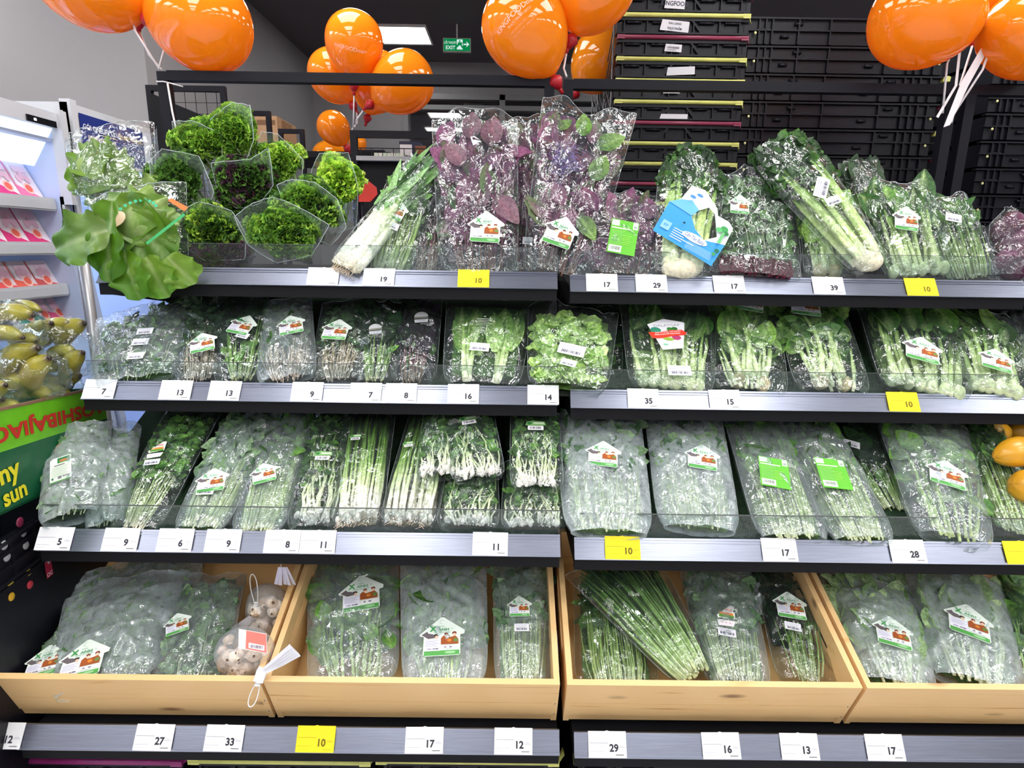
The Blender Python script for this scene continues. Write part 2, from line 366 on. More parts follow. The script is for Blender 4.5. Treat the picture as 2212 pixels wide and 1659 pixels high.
# ---------------------------------------------------------------- price tags
TAGS = {1: [(699, '', 'w'), (819, '19', 'w'), (1023, '10', 'y'), (1300, '17', 'w'), (1407, '29', 'w'), (1575, '17', 'w'), (1790, '39', 'w'), (1991, '10', 'y')],
        2: [(219, '7', 'w'), (383, '13', 'w'), (488, '13', 'w'), (665, '9', 'w'), (791, '7', 'w'), (867, '8', 'w'), (1001, '16', 'w'), (1173, '14', 'w'), (1389, '35', 'w'), (1565, '15', 'w'), (1951, '10', 'y')],
        3: [(122, '5', 'w'), (264, '9', 'w'), (381, '6', 'w'), (484, '9', 'w'), (611, '8', 'w'), (688, '11', 'w'), (1059, '11', 'w'), (1345, '10', 'y'), (1684, '17', 'w'), (1962, '28', 'w'), (2210, '', 'y')],
        4: [(12, '12', 'w'), (335, '27', 'w'), (486, '33', 'w'), (683, '10', 'y'), (917, '17', 'w'), (1109, '12', 'w'), (1312, '29', 'w'), (1558, '16', 'w'), (1728, '13', 'w'), (1913, '17', 'w')]}
RAILNAME = {1: 'top', 2: 'second', 3: 'third', 4: 'lowest'}
TAGLAB = {(1, 0): 'washed-out white price tag leftmost on the top rail under the leeks',
 (1, 3): 'white price tag with 17 on the top rail, left end of the right bay', (1, 5): 'white price tag with 17 on the top rail just right of the blue pack',
 (2, 0): 'white price tag with 7 at the left end of the second rail', (2, 4): 'white price tag with 7 on the second rail, left neighbour of the 8 tag',
 (2, 1): 'white price tag with 13 on the second rail, the left one of two', (2, 2): 'white price tag with 13 on the second rail, the right one of two',
 (3, 1): 'white price tag with 9 on the third rail between the 5 and the 6', (3, 3): 'white price tag with 9 on the third rail between the 6 and the 8',
 (3, 5): 'white price tag with 11 on the third rail touching the 8 tag', (3, 6): 'white price tag with 11 standing alone near the right end of the left third rail',
 (3, 10): 'yellow price tag cut off by the right edge on the third rail',
 (4, 0): 'white price tag with 12 cut off by the left edge on the lowest rail', (4, 5): 'white price tag with 12 at the right end of the left lowest rail',
 (4, 4): 'white price tag with 17 on the lowest rail of the left bay', (4, 9): 'white price tag with 17 on the lowest rail of the right bay',
 (1, 2): 'yellow price tag with 10 on the top rail below the purple bags', (1, 7): 'yellow price tag with 10 on the top rail near the right edge'}
def price_tag(l, idx, u, num, c):
    y, z = LV[l]; i = 0 if u < 1222 else 1; z += 1.5+DZ[i]
    v = {1: 607, 2: 862, 3: 1178, 4: 1600}[l]
    P0 = at(u, v, y+.014); n = nrm((0, -RT[1], RT[0])); up = nrm((0, RT[0], RT[1]))
    O = np.array((P0[0], y, z))+up*.0275+n*.004
    w = {1: .082, 2: .079, 3: .081, 4: .0845}[l]; h = .052
    jit = random.Random(u).uniform(-.012, .012)
    X = nrm((1, 0, 0)+jit*up)
    p = Pad(O, X, up, .0003); base = 'f1f1f4' if c == 'w' else 'fbe32a'; ink = '35353f' if c == 'w' else '7a6a18'; lt = 'b9b9c4' if c == 'w' else 'cdb52a'
    p.slab([(-w/2, -h/2), (w/2, -h/2), (w/2, h/2), (w*.06, h/2), (.0, h/2+.0015), (-w*.06, h/2), (-w/2, h/2)], base, .0008)
    p.rect(-w*.47, h*.04, w*.02, h*.065, lt); p.rect(-w*.47, -h*.27, -w*.1, -h*.255, lt, p.k); p.rect(-w*.47, -h*.38, -w*.2, -h*.37, lt, p.k)
    p.rect(w*.2+.001, -h*.4, w*.42, -h*.375, ink if c == 'w' else lt, p.k)
    if num:
        p.text(num, w*.17, -h*.13, .0145, ink, .035); p.rect(w*.30, -h*.11, w*.46, -h*.09, lt, p.k); p.rect(w*.3, -h*.06, w*.42, -h*.045, lt, p.k)
    lab = TAGLAB.get((l, idx)) or '%s price tag with %s on the %s rail of the %s bay' % ('white' if c == 'w' else 'yellow', num, RAILNAME[l], 'left' if i == 0 else 'right')
    o = p.mb.build('price_tag', M_PRINT, None, O); o.location = O
    tag(o, lab, 'price tag', 'price tags on the %s rail' % RAILNAME[l])
for l, ts in TAGS.items():
    for k, (u, num, c) in enumerate(ts): price_tag(l, k, u, num, c)
# ---------------------------------------------------------------- produce builders
PL = {1: (1.64, -.055, 1.9), 2: (1.505, -.335, .75), 3: (1.30, -.638, .55), 4: (1.195, -.985, .404)}
def onpl(u, v, l, off=0.):
    y0, z0, m = PL[l]; r = ray(u, v)
    return CAM+r*((z0-m*y0+off*math.sqrt(1+m*m))/(r[2]-m*r[1]))
_LG = {}
def leaf(mb, base, d, n, L, Wd, cb, ct, curl=.15, fold=.25, ruf=.0, nu=6, nv=3, rg=None, pw=.75, vein=None, tw=0., rf=17):
    d = nrm(d); s_ = nrm(np.cross(d, n)); n = np.cross(s_, d)
    key = (nu, nv)
    if key not in _LG:
        s = np.linspace(0, 1, nu)[:, None]; c = np.linspace(-1, 1, nv)[None]
        _LG[key] = (s+0*c, c+0*s)
    s, c = _LG[key]
    prof = np.sin(math.pi*np.clip(s, .02, .985)**pw)**.75
    z = -curl*L*s**2+fold*np.abs(c)*Wd*.5*prof
    if ruf: 
        ph = rg.uniform(0, 6.28) if rg else 0
        z = z+ruf*Wd*np.sin(s*rf+ph+c*2.5)*np.abs(c)**1.5
    wx = c*prof*Wd*.5+tw*L*s**2
    P = np.asarray(base)+s[..., None]*L*d+wx[..., None]*s_+z[..., None]*n
    k = np.clip(s*1.15, 0, 1)[..., None]; C = np.array(lin(cb))*(1-k)+np.array(lin(ct))*k
    if vein is not None and nv >= 3:
        C = C.copy(); C[:, nv//2] = C[:, nv//2]*.45+np.array(lin(vein))*.55
    mb.grid(P, C)
def mixc(a, b, k): return tuple(x*(1-k)+y*k for x, y in zip(lin(a), lin(b)))
def gradc(stops, n):
    ts = [s[0] for s in stops]; cs = np.array([lin(s[1]) for s in stops]); x = np.linspace(0, 1, n)
    return np.stack([np.interp(x, ts, cs[:, i]) for i in range(3)], 1)

class Frame:
    """a packed bunch lying between bottom point pB and top point pT"""
    def __init__(s, pB, pT, wB, wT, th, seed=0, topth=.22, pinch=0., belly=.0):
        s.B = np.array(pB, float); T = np.array(pT, float)-s.B; s.L = np.linalg.norm(T); s.T = T/s.L
        s.X = nrm(np.array([1., 0, 0])-s.T*s.T[0]); s.N = np.cross(s.X, s.T)
        s.wB, s.wT, s.th, s.topth, s.pinch, s.belly = wB, wT, th, topth, pinch, belly
        s.rg = random.Random(seed)
    def w(s, t):
        t = np.asarray(t, float); k = np.clip(t, 0, 1)
        return (s.wB+(s.wT-s.wB)*k)*(1-.16*np.exp(-np.maximum(t, 0)*16))*(1+s.belly*np.sin(math.pi*k))*(1-s.pinch*np.clip((k-.72)/.28, 0, 1)**1.3)
    def tk(s, t):
        k = np.clip(np.asarray(t, float), 0, 1)
        return s.th*(s.topth+(1-s.topth)*np.clip(np.sin(math.pi*np.clip(.10+k*.84, 0, 1)), 0, 1)**.7)
    def S(s, a, t, d):
        a = np.asarray(a, float)[..., None]; t_ = np.asarray(t, float)[..., None]; d = np.asarray(d, float)[..., None]
        return s.B+s.T*s.L*t_+s.X*a*s.w(t_)/2+s.N*s.tk(t_)*(2*d-1)*np.sqrt(np.clip(1.02-a*a, 0, 1))
    def dirn(s, ang, lift=0.): return nrm(s.T*math.cos(ang)+s.X*math.sin(ang)+s.N*lift)
    def film(s, parent, m, nc=12, amp=.005, na=46, nt=56, name='clear_bag', open_=False, topwave=.02):
        r = s.rg; mb = MB()
        for side in (1, -1):
            a = np.linspace(-1, 1, na)[None]+np.zeros((nt, 1)); t = np.linspace(-.015, 1, nt)[:, None]+np.zeros((1, na))
            ph = [r.uniform(0, 6.28) for _ in range(6)]
            t2 = t+np.clip((t-.8)/.2, 0, 1)*topwave*(np.sin(a*3+ph[0])+.6*np.sin(a*7+ph[1]))
            P = s.S(a, t2, np.full_like(a, 1. if side > 0 else 0.))
            x = a*s.w(t)/2; y = t*s.L
            disp = .0016*(np.sin(x*90+ph[2]+np.sin(y*55+ph[3])*2)+np.sin(y*75+ph[4]+np.sin(x*60+ph[5])*2))
            for k in range(int(nc*1.6)):
                an = r.choice((r.gauss(0, .35), r.gauss(1.2, .5), r.gauss(-1.2, .5))); px, py = r.uniform(-.45, .45)*s.wT, r.uniform(.0, 1.05)*s.L
                dd = (x-px)*math.cos(an)-(y-py)*math.sin(an); al = (x-px)*math.sin(an)+(y-py)*math.cos(an)
                Ln = r.uniform(.2, .6)*s.L; wd = r.uniform(.006, .014)
                disp = disp+amp*r.uniform(.7, 1.6)*np.clip(1-np.abs(dd)/wd, 0, 1)*np.clip(1-(al/Ln)**2, 0, 1)
            edge = np.clip((1-np.abs(a))*5, 0, 1)
            P = P+s.N*(side*disp*edge*(1 if side > 0 else .5))[..., None]
            mb.grid(P)
            if side > 0:
                mb.tube(P[-1], .0007, 4, mi=1, cap=False); mb.tube(P[3:, 0], .0005, 4, mi=1, cap=False); mb.tube(P[3:, -1], .0005, 4, mi=1, cap=False)
        return mb.build(name, [m, F_SEAM], parent, s.B)
    # contents ------------------------------------------------------------
    def stems(s, mb, n, r0, r1, t0, t1, cols, spread=.78, fan=.75, seg=5, k=6, flat=1., wob=.03, d=(.35, .9), lean=0.):
        g = s.rg
        for i in range(n):
            a1 = g.uniform(-spread, spread); a0 = a1*fan+g.uniform(-.06, .06)*1; ta = t0+g.uniform(-.02, .03); tb = t1+g.uniform(-.12, .08)
            tt = np.linspace(ta, tb, k); aa = np.linspace(a0, a1, k)+lean*np.linspace(0, 1, k)**2+np.cumsum([g.uniform(-wob, wob) for _ in range(k)])
            dd = g.uniform(*d)+np.linspace(-.05, .05, k)*g.choice((-1, 1))
            P = s.S(np.clip(aa, -.9, .9), tt, np.clip(dd, .1, .93))
            q = g.uniform(.75, 1.25); mb.tube(P, np.linspace(r0, r1, k)*q, seg, gradc(cols, k)*g.uniform(.85, 1.12), flat=flat)
    def leaves(s, mb, n, L, Wd, t0, t1, cols, spread=.82, ang=.5, d=(.3, .9), curl=.12, fold=.2, ruf=.0, lift=.1, nu=6, nv=3, vein=None, amax=1.):
        g = s.rg
        for i in range(n):
            a = g.uniform(-spread, spread); t = g.uniform(t0, t1); dd = g.uniform(*d)
            B = s.S(a, t, dd)
            dr = s.dirn(g.gauss(0, ang)+a*.25, g.uniform(-lift, lift)); nn = nrm(s.N+s.X*g.uniform(-.7, .7)+s.T*g.uniform(-.5, .5))
            c = g.choice(cols); k = g.uniform(.75, 1.3)
            leaf(mb, B-dr*L*.45, dr, nn, L*k, Wd*k, c, g.choice(cols), curl*g.choice((-1, 1)), fold, ruf, nu, nv, g, vein=vein)
    def core(s, mb, col, t0=.04, t1=.85, sc=.55, spread=.8):
        na, nt = 14, 16; a = np.linspace(-spread, spread, na)[None]+np.zeros((nt, 1)); t = np.linspace(t0, t1, nt)[:, None]+np.zeros((1, na))
        for d, q in ((sc, 1), (.12, -1)):
            P = s.S(a, t, np.full_like(a, d)); g = np.array([[s.rg.uniform(-.004, .004) for _ in range(na)] for _ in range(nt)])
            mb.grid(P+s.N*g[..., None], lin(col))
    def loc(s, u, v, lift=.0):
        """point of the front film seen at a pixel"""
        r = ray(u, v); O = s.B+s.N*(s.th*.95+lift)-CAM
        return CAM+r*((O@s.N)/(r@s.N))

DK = ['24401f', '2f5027', '1d3620', '3b5f2c']; MD = ['4d7a33', '5f8f3c', '3c6630', '6f9e48']; PA = ['8fb45c', 'a3c46f', '7da350', 'b9d38a']
PU = ['6a3a5c', '7c4a6a', '543252', '5a6a44', '8a5a72', '4c6a44']; GR = ['4c6a4a', '6c8a62', '3b5a3f', '88a47c']
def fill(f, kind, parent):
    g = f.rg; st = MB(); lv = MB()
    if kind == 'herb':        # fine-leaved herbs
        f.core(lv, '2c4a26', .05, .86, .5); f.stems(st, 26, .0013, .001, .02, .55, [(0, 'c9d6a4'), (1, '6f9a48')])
        f.leaves(lv, 300, .022, .017, .1, .88, DK+MD, ang=1.6, d=(.45, .95), nu=4, ruf=.2)
    elif kind == 'paleherb':
        f.core(lv, '4c6a44', .05, .9, .5); f.stems(st, 22, .0013, .001, .02, .6, [(0, 'd5dfba'), (1, '8fb068')])
        f.leaves(lv, 300, .026, .019, .06, .92, GR+MD[:2], ang=1.6, d=(.45, .96), nu=4, ruf=.2)
    elif kind == 'cilantro':
        f.core(lv, '2c4a26', .3, .9, .5); f.stems(st, 34, .0016, .001, .0, .6, [(0, 'efe9d4'), (.12, 'd5e0a8'), (1, '6c9a40')], fan=.5)
        f.leaves(lv, 280, .02, .019, .35, .9, MD+['7fb04a'], ang=1.8, d=(.45, .97), nu=4, ruf=.3)
    elif kind == 'thin':      # thin stemmed greens
        f.core(lv, '33502a', .35, .93, .45); f.core(st, '5b7a40', .02, .4, .4)
        f.stems(st, 60, .0022, .0015, .0, .78, [(0, 'dfe8c0'), (.25, 'a9c472'), (1, '5f8c3c')], fan=.8, d=(.4, .93))
        f.leaves(lv, 110, .05, .02, .5, .95, DK+MD, ang=.7, d=(.4, .95))
    elif kind == 'frostthin':
        f.core(lv, '56705a', .4, .97, .55); f.core(st, '6b8a54', .02, .45, .45)
        f.stems(st, 48, .0021, .0014, .02, .62, [(0, 'dfe8c0'), (.3, 'b4cc86'), (1, '7da25a')], fan=.85, d=(.45, .94))
        f.leaves(lv, 170, .05, .03, .42, .98, GR, ang=.9, d=(.45, .96), ruf=.15)
    elif kind == 'bean':
        f.core(st, '4f7040', .02, .93, .4)
        f.stems(st, 75, .0032, .0024, .0, .93, [(0, 'dbe5b4'), (.2, 'a8c678'), (.7, '7da65a'), (1, '52803f')], spread=.82, fan=.9, d=(.4, .95), wob=.025, k=8)
        f.leaves(lv, 30, .07, .018, .75, .98, DK, ang=.4)
    elif kind in ('choy', 'bokchoy'):
        f.core(lv, '35552c', .4, .9, .5); f.core(st, '8aa868', .03, .5, .35)
        bk = kind == 'bokchoy'
        c1 = [(0, 'e6ecc8'), (.3, 'cfdf9f'), (1, '8fb65a')]
        f.stems(st, 22, .0085 if bk else .0065, .0035, .03, .62, c1, fan=.85, flat=.55, seg=7, d=(.45, .88), wob=.05)
        if bk:
            for i in range(6):
                a = -.72+i*.288+g.uniform(-.05, .05); st.ell(f.S(a, .055, .62), (.015, .011, .02), lin('d8e3b4'), jit=.03)
                for j in range(3): f.stems(st, 1, .009, .004, .05, .5, c1, spread=.01, flat=.5, seg=7, lean=a+g.uniform(-.12, .12), fan=0, d=(.7, .92)) if 0 else None
        f.leaves(lv, 34, .085, .05, .55, .9, MD+DK[:2]+PA[:1], ang=.35, d=(.35, .92), vein='b9d38a', fold=.3, nu=7, nv=5)
    elif kind == 'bigchoy':   # few thick curved stalks
        f.core(lv, '3c5c2e', .3, .92, .45)
        for i in range(9):
            a = g.uniform(-.7, .7); k = 8; aa = np.linspace(g.choice((-.25, .25))+g.uniform(-.15, .15), a, k)+.18*np.sin(np.linspace(0, 3, k))*g.choice((-1, 1))
            P = f.S(np.clip(aa, -.9, .9), np.linspace(.08, g.uniform(.6, .85), k), np.full(k, g.uniform(.6, .93)))
            st.tube(P, np.linspace(.0085, .004, k), 7, gradc([(0, 'e4ebc0'), (.5, 'bcd488'), (1, '8fb65a')], k), flat=.6)
        for a in (-.3, .35): st.ell(f.S(a, .07, .6), (.02, .014, .022), lin('cdbf96'), jit=.05)
        f.stems(st, 14, .005, .003, .02, .4, [(0, 'e6ecc8'), (1, 'a4c46c')], flat=.6)
        f.leaves(lv, 34, .095, .055, .4, .92, MD+PA[:3], ang=.6, d=(.3, .9), vein='c2d996', fold=.3, nu=7, nv=5)
    elif kind == 'romaine':
        f.core(lv, '4a7034', .1, .92, .4)
        for cx in (-.42, .4):
            for i in range(9):
                a = cx+g.uniform(-.3, .3); k = 7; P = f.S(np.clip(np.linspace(cx+(a-cx)*.2, a, k), -.92, .92), np.linspace(.03, .62, k), np.full(k, g.uniform(.5, .9)))
                st.tube(P, np.linspace(.009, .003, k), 7, gradc([(0, 'eef2d4'), (.4, 'cfe29c'), (1, '9cc466')], k), flat=.5)
                tp = f.S(a, g.uniform(.3, .42), g.uniform(.5, .85)); leaf(lv, tp, f.dirn((a-cx)*.6, 0), f.N, f.L*g.uniform(.45, .55), .05, g.choice(PA), g.choice(MD), .06, .25, .05, 8, 5, g, vein='cfe29c')
    elif kind == 'scallion':
        f.core(st, '3d5c2c', .4, .95, .35); f.core(lv, '8a8468', .02, .3, .3)
        f.stems(st, 34, .0045, .0028, .06, .97, [(0, 'f4efe4'), (.14, 'f6f2e6'), (.3, 'd6e3a4'), (.5, '85ad4c'), (1, '3a6428')], fan=.9, d=(.35, .93), k=9, wob=.05)
        for i in range(60):   # roots and bulbs
            a = g.uniform(-.8, .8); B = f.S(a, g.uniform(.03, .1), g.uniform(.5, .9))
            if i < 22: st.ell(B, (.0065, .0065, .011), lin('f3ece2'), nu=6, nv=8)
            else:
                P = [B, B-f.T*.012+f.X*g.uniform(-.008, .008), B-f.T*.022+f.X*g.uniform(-.014, .014)]; lv.tube(P, .0007, 3, lin('e6d6c4'))
    elif kind == 'enoki':     # pale thin bulbs with herbs
        f.core(lv, '48603a', .1, .92, .4)
        f.stems(st, 24, .0026, .0018, .04, .7, [(0, 'f6f1e8'), (.3, 'e2e8c0'), (1, '7fa64c')], fan=.9, d=(.5, .94), wob=.16, k=8)
        for i in range(16): st.ell(f.S(g.uniform(-.75, .75), g.uniform(.03, .12), g.uniform(.6, .9)), (.006, .006, .009), lin('f0e8e2'), nu=6, nv=8)
        f.leaves(lv, 170, .024, .017, .3, .95, MD+DK, ang=1.4, d=(.5, .95), nu=4)
    elif kind == 'purple':
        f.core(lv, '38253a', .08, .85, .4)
        f.stems(st, 26, .0025, .0018, .0, .8, [(0, '7d5a48'), (.3, '7a3358'), (1, '5a2848')], fan=.8)
        f.leaves(lv, 46, .085, .05, .2, .88, PU, ang=.7, d=(.35, .93), vein='8a4a70', nu=7, nv=5, ruf=.06)
        f.leaves(lv, 60, .03, .008, .05, .75, ['6a2a58', '42523a', '542048'], ang=1.4, d=(.5, .95))
    elif kind == 'darkpurple':
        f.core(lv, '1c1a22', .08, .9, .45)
        f.stems(st, 30, .0018, .0012, .0, .6, [(0, 'a58f7a'), (.4, '6a4048'), (1, '3a2c30')], fan=.7)
        f.leaves(lv, 80, .045, .026, .3, .95, ['241c28', '2f2434', '1f2a20', '35283a', '2a3a26'], ang=.9, d=(.4, .95))
        f.leaves(lv, 14, .03, .02, .15, .5, MD, ang=1.)
    elif kind == 'darkleaf':
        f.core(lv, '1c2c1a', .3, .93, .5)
        f.stems(st, 30, .0022, .0015, .0, .6, [(0, 'c8cfa0'), (.3, '8db058'), (1, '4c7a34')], fan=.55)
        f.leaves(lv, 70, .055, .034, .42, .96, ['1f3320', '26402a', '2c4a28', '1a2a1c'], ang=.6, d=(.4, .95), nu=6)
        f.leaves(lv, 10, .045, .025, .2, .5, MD, ang=.8)
    elif kind == 'rooty':
        f.core(lv, '5a5a4c', .05, .85, .45)
        f.stems(st, 46, .0016, .001, .0, .55, [(0, 'd8cabb'), (.4, 'b7a78c'), (1, '7c8c5a')], fan=.6, wob=.08, d=(.4, .95))
        f.leaves(lv, 150, .028, .02, .35, .92, GR+DK, ang=1.2, d=(.4, .95), nu=4)
    elif kind == 'round':
        f.core(lv, '6c8a48', .05, .85, .6); 
        f.leaves(lv, 150, .036, .034, .06, .82, PA+['8db05a', 'c6dc98'], ang=2.5, d=(.6, .97), nu=6, nv=5, vein='cfe0a8', fold=.3, ruf=.08)
    elif kind == 'broad':
        f.core(lv, '52705a', .3, .97, .5)
        f.stems(st, 24, .003, .002, .0, .6, [(0, 'cfe0a4'), (.4, '9cc06a'), (1, '6f9c4a')], fan=.7, d=(.6, .95), wob=.07)
        f.leaves(lv, 60, .06, .045, .22, .96, GR+MD, ang=.9, d=(.4, .95), nu=7, nv=5, vein='8fb45c')
    elif kind == 'frostleaf':
        f.core(lv, '6c8c62', .05, .97, .55)
        f.stems(st, 26, .004, .0025, .0, .45, [(0, 'e4ecd0'), (1, 'b4cc8c')], fan=.7, flat=.6, d=(.6, .95))
        f.leaves(lv, 60, .085, .05, .25, .95, ['7c9c6a', '94b07e', '688a58', 'a6c08e'], ang=.5, d=(.45, .95), nu=7, nv=5, vein='c8d8b0', ruf=.08)
    elif kind == 'celery':
        f.core(lv, '24401c', .62, .99, .6, .9)
        for i in range(26):
            a = g.uniform(-.72, .72); k = 9; aa = np.linspace(a*.8, a, k); dd = g.uniform(.35, .95)
            P = f.S(aa, np.linspace(.05, g.uniform(.72, .9), k), np.full(k, dd)); st.tube(P, np.linspace(.011, .005, k), 8, gradc([(0, 'eef2d2'), (.25, 'd6e6a0'), (.7, 'b0d070'), (1, '6c9c3c')], k)*g.uniform(.85, 1.1), flat=.6)
        st.ell(f.S(0, .035, .6), (f.wB*.34, .03, .028), lin('e3dcc0'), jit=.06)
        f.leaves(lv, 420, .03, .024, .62, 1.02, DK+MD[:1], spread=.98, ang=1.6, d=(.3, 1.), nu=4, ruf=.3)
    elif kind == 'leek':
        for i in range(5):
            a = -.66+i*.33; P = f.S(np.linspace(a, a*.9, 8), np.linspace(.02, .7, 8), np.full(8, g.uniform(.4, .9)))
            st.tube(P, np.linspace(.0125, .011, 8), 10, gradc([(0, 'eee6d2'), (.1, 'f6f3e6'), (.5, 'eef2d8'), (.8, 'b8d08c'), (1, '7fa858')], 8))
            st.ell(P[0], (.014, .014, .008), lin('d8cbb0'), jit=.05)
        f.leaves(lv, 26, .14, .024, .6, .88, ['6f9a58', '8fb478', '4f7a44'], spread=.7, ang=.25, fold=.5, nu=6)
        for i in range(40):
            B = f.S(g.uniform(-.7, .7), .01, g.uniform(.3, .8)); lv.tube([B, B-f.T*.015+f.X*g.uniform(-.006, .006), B-f.T*.024+f.X*g.uniform(-.012, .012)], .0007, 3, lin('d9cbb4'))
    elif kind == 'onion':
        for i in range(7):
            st.ell(f.S(g.uniform(-.55, .55), .1+i*.11, g.uniform(.45, .7)), (.03, .028, .034), lin(g.choice(['5a1f42', '6a2850', '4a1838'])), jit=.02)
    elif kind == 'beet':
        f.core(lv, '4a0f26', .05, .95, .8); f.stems(st, 34, .0035, .003, .02, .95, [(0, '6a1430'), (1, '4c0e26')], fan=1, d=(.6, .95))
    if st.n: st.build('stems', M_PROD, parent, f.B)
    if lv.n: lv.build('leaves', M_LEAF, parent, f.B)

# stickers -------------------------------------------------------------------
def rot2(p, a): c, s = math.cos(a), math.sin(a); return [(x*c-y*s, x*s+y*c) for x, y in p]
def sticker(f, parent, kind, u, v, wpx, rot=0., lift=.008):
    O = f.loc(u, v, lift); w = px2m(wpx, O); a = math.radians(rot)
    X = f.X*math.cos(a)+f.T*math.sin(a); Y = -f.X*math.sin(a)+f.T*math.cos(a)
    p = Pad(O, X, Y, .0002); s = w
    R = lambda x0, y0, x1, y1, c, k=None: p.rect(x0*s, y0*s, x1*s, y1*s, c, k)
    def lines(x0, y1, x1, n, dy, c='8c8ca0', h=.008):
        k = p.k+1; p.k = k
        for i in range(n): R(x0, y1-i*dy, x0+(x1-x0)*(1-.3*((i*7) % 3)/3), y1-i*dy+h, c, k)
    if kind == 'house':
        out = [(-.5, .03), (-.03, .44), (.03, .44), (.5, .1), (.49, .02), (.4, 0), (.4, -.44), (.37, -.48), (-.36, -.48), (-.4, -.44), (-.4, -.02), (-.47, -.01)]
        p.slab([(x*s, y*s) for x, y in out], 'e9f3ea', .0005)
        R(-.38, -.47, .38, -.36, '5aa653'); p.disc(.18*s, -.41*s, .12*s, .03*s, '9fcf9a', 10)
        p.shape([(x*s, y*s) for x, y in [(-.45, .02), (-.33, .1), (-.3, .05), (-.2, .03), (-.12, -.06), (-.3, -.08)]], '6b6266')
        p.disc(-.13*s, .0, .055*s, .03*s, '3a2c2c', 10); p.disc(-.12*s, -.05*s, .035*s, .04*s, 'e8c9ae', 10)
        p.disc(.09*s, .02*s, .045*s, .03*s, '8a3a2c', 10); p.disc(.1*s, -.03*s, .035*s, .04*s, 'f0d2b4', 10)
        p.disc(.27*s, .03*s, .05*s, .04*s, '7a3a30', 10); p.disc(.27*s, -.01*s, .035*s, .04*s, 'f0cdb0', 10)
        p.shape([(x*s, y*s) for x, y in [(-.02, -.08), (.04, -.02), (.1, -.08), (.2, -.06), (.3, -.04), (.36, -.12), (.36, -.23), (-.02, -.23)]], 'a5562c')
        p.disc(.16*s, -.14*s, .05*s, .04*s, 'd98b3a', 8); p.disc(.3*s, -.14*s, .05*s, .05*s, '6d8a4a', 8)
        R(.0, -.34, .38, -.25, 'f7f7f7'); R(.05, -.32, .1, -.28, '9a8f9a'); R(.16, -.32, .22, -.28, '8c8c9a', p.k)
        p.text('X', -.2*s, .145*s, .13*s, '3a9a4c', .03); p.text('ANH', .03*s, .12*s, .065*s, '4f9a6a', .02, sx=1.25); p.text('CHỌN', -.01*s, .19*s, .032*s, '7fae8c', .02)
        p.text('SỐNG AN LÀNH', .0, .055*s, .032*s, '7aa890', .015, sx=1.1); p.text('Y', .22*s, .125*s, .05*s, '9ac4a8', .01)
        k = p.k+1; p.k = k
        for i in range(9):
            b0, b1 = 1.1+i*.42, 1.1+(i+1)*.42
            p.shape([(.055*s*math.cos(b0), .3*s+.055*s*math.sin(b0)), (.055*s*math.cos(b1), .3*s+.055*s*math.sin(b1)), (.045*s*math.cos(b1), .3*s+.045*s*math.sin(b1)), (.045*s*math.cos(b0), .3*s+.045*s*math.sin(b0))], 'a9c9b0', k)
        o = p.mb.build('sticker', M_PRINT, parent, f.B)
        q = Pad(O+p.Nn*.0016, X, Y, .0002)
        q.slab([(-.38*s, -.37*s), (-.03*s, -.37*s), (-.03*s, -.1*s), (-.38*s, -.1*s)], 'f1f0fb', .0004)
        q.k = 1
        for i in range(6): q.rect(-.36*s, (-.135-i*.026)*s, (-.36+.3*(1-.25*((i*5) % 3)/2))*s, (-.127-i*.026)*s, '9a98b8', 1)
        q.bars(-.32*s, -.345*s, -.22*s, -.31*s, '5a5870', 6, 2); q.bars(-.2*s, -.345*s, -.07*s, -.31*s, '4a4860', 10, 3)
        q.mb.build('barcode_label', M_PRINT, o, f.B); return
    if kind == 'green':
        h = .68; p.slab([(-.5*s, -h*s), (.5*s, -h*s), (.5*s, (h-.03)*s), (-.5*s, h*s)], '68c03c', .0005)
        R(-.47, .42, -.2, .64, 'eef7ea'); R(.3, .36, .47, .64, 'eef7ea'); R(.33, .4, .44, .5, '9ab0a0'); R(-.46, .3, .22, .35, 'dff3d0')
        lines(-.45, .22, .05, 13, .05, 'a6dd86', .012); lines(.0, .05, .3, 6, .07, 'b8e86a', .012)
        R(-.46, -.64, 0, -.38, 'eff8ec'); p.bars(-.42*s, -.56*s, -.05*s, -.42*s, '4a5a4a', 14, 4)
    elif kind == 'white':
        p.slab([(-.5*s, -.28*s), (.5*s, -.28*s), (.5*s, .28*s), (-.5*s, .28*s)], 'f0f0f6', .0004); lines(-.42, .17, .4, 3, .1, '9a9ab0', .02); p.bars(-.35*s, -.2*s, .35*s, -.06*s, '44445a', 18, 5)
    elif kind == 'tall':
        p.slab([(x*s, y*s) for x, y in [(-.5, -.95), (.5, -.95), (.5, .9), (.42, .98), (-.35, .98), (-.5, .85)]], 'eaf4e8', .0005)
        R(-.15, .5, .44, .92, '2f7a4a'); p.disc(.14*s, .66*s, .22*s, .1*s, 'c07a58'); R(-.1, .5, .4, .56, '5c9a3c')
        R(-.3, .3, .2, .37, '6c6c6c'); lines(-.42, .18, .4, 9, .095, '9ba39b', .02); p.disc(-.37*s, -.66*s, .05*s, .09*s, '2c6a50', 10); R(-.12, -.74, .05, -.56, '7c7c84'); p.bars(.12*s, -.7*s, .42*s, -.58*s, '55556a', 9, 6)
        R(-.5, -.97, .5, -.9, '4f9a4a')
    elif kind == 'trio':
        p.slab([(x*s, y*s) for x, y in [(-.45, .2), (.3, .95), (.5, .9), (.5, .15), (-.4, .05)]], 'f1ede8', .0005); R(-.3, .3, .42, .45, 'e88a3a'); R(-.35, .12, .45, .3, '5c9a3c'); R(.0, .55, .35, .7, 'd8a8a0')
        p.slab([(-.4*s, -.42*s), (.38*s, -.36*s), (.5*s, -.02*s), (-.46*s, -.06*s)], 'f3eef2', .0005)
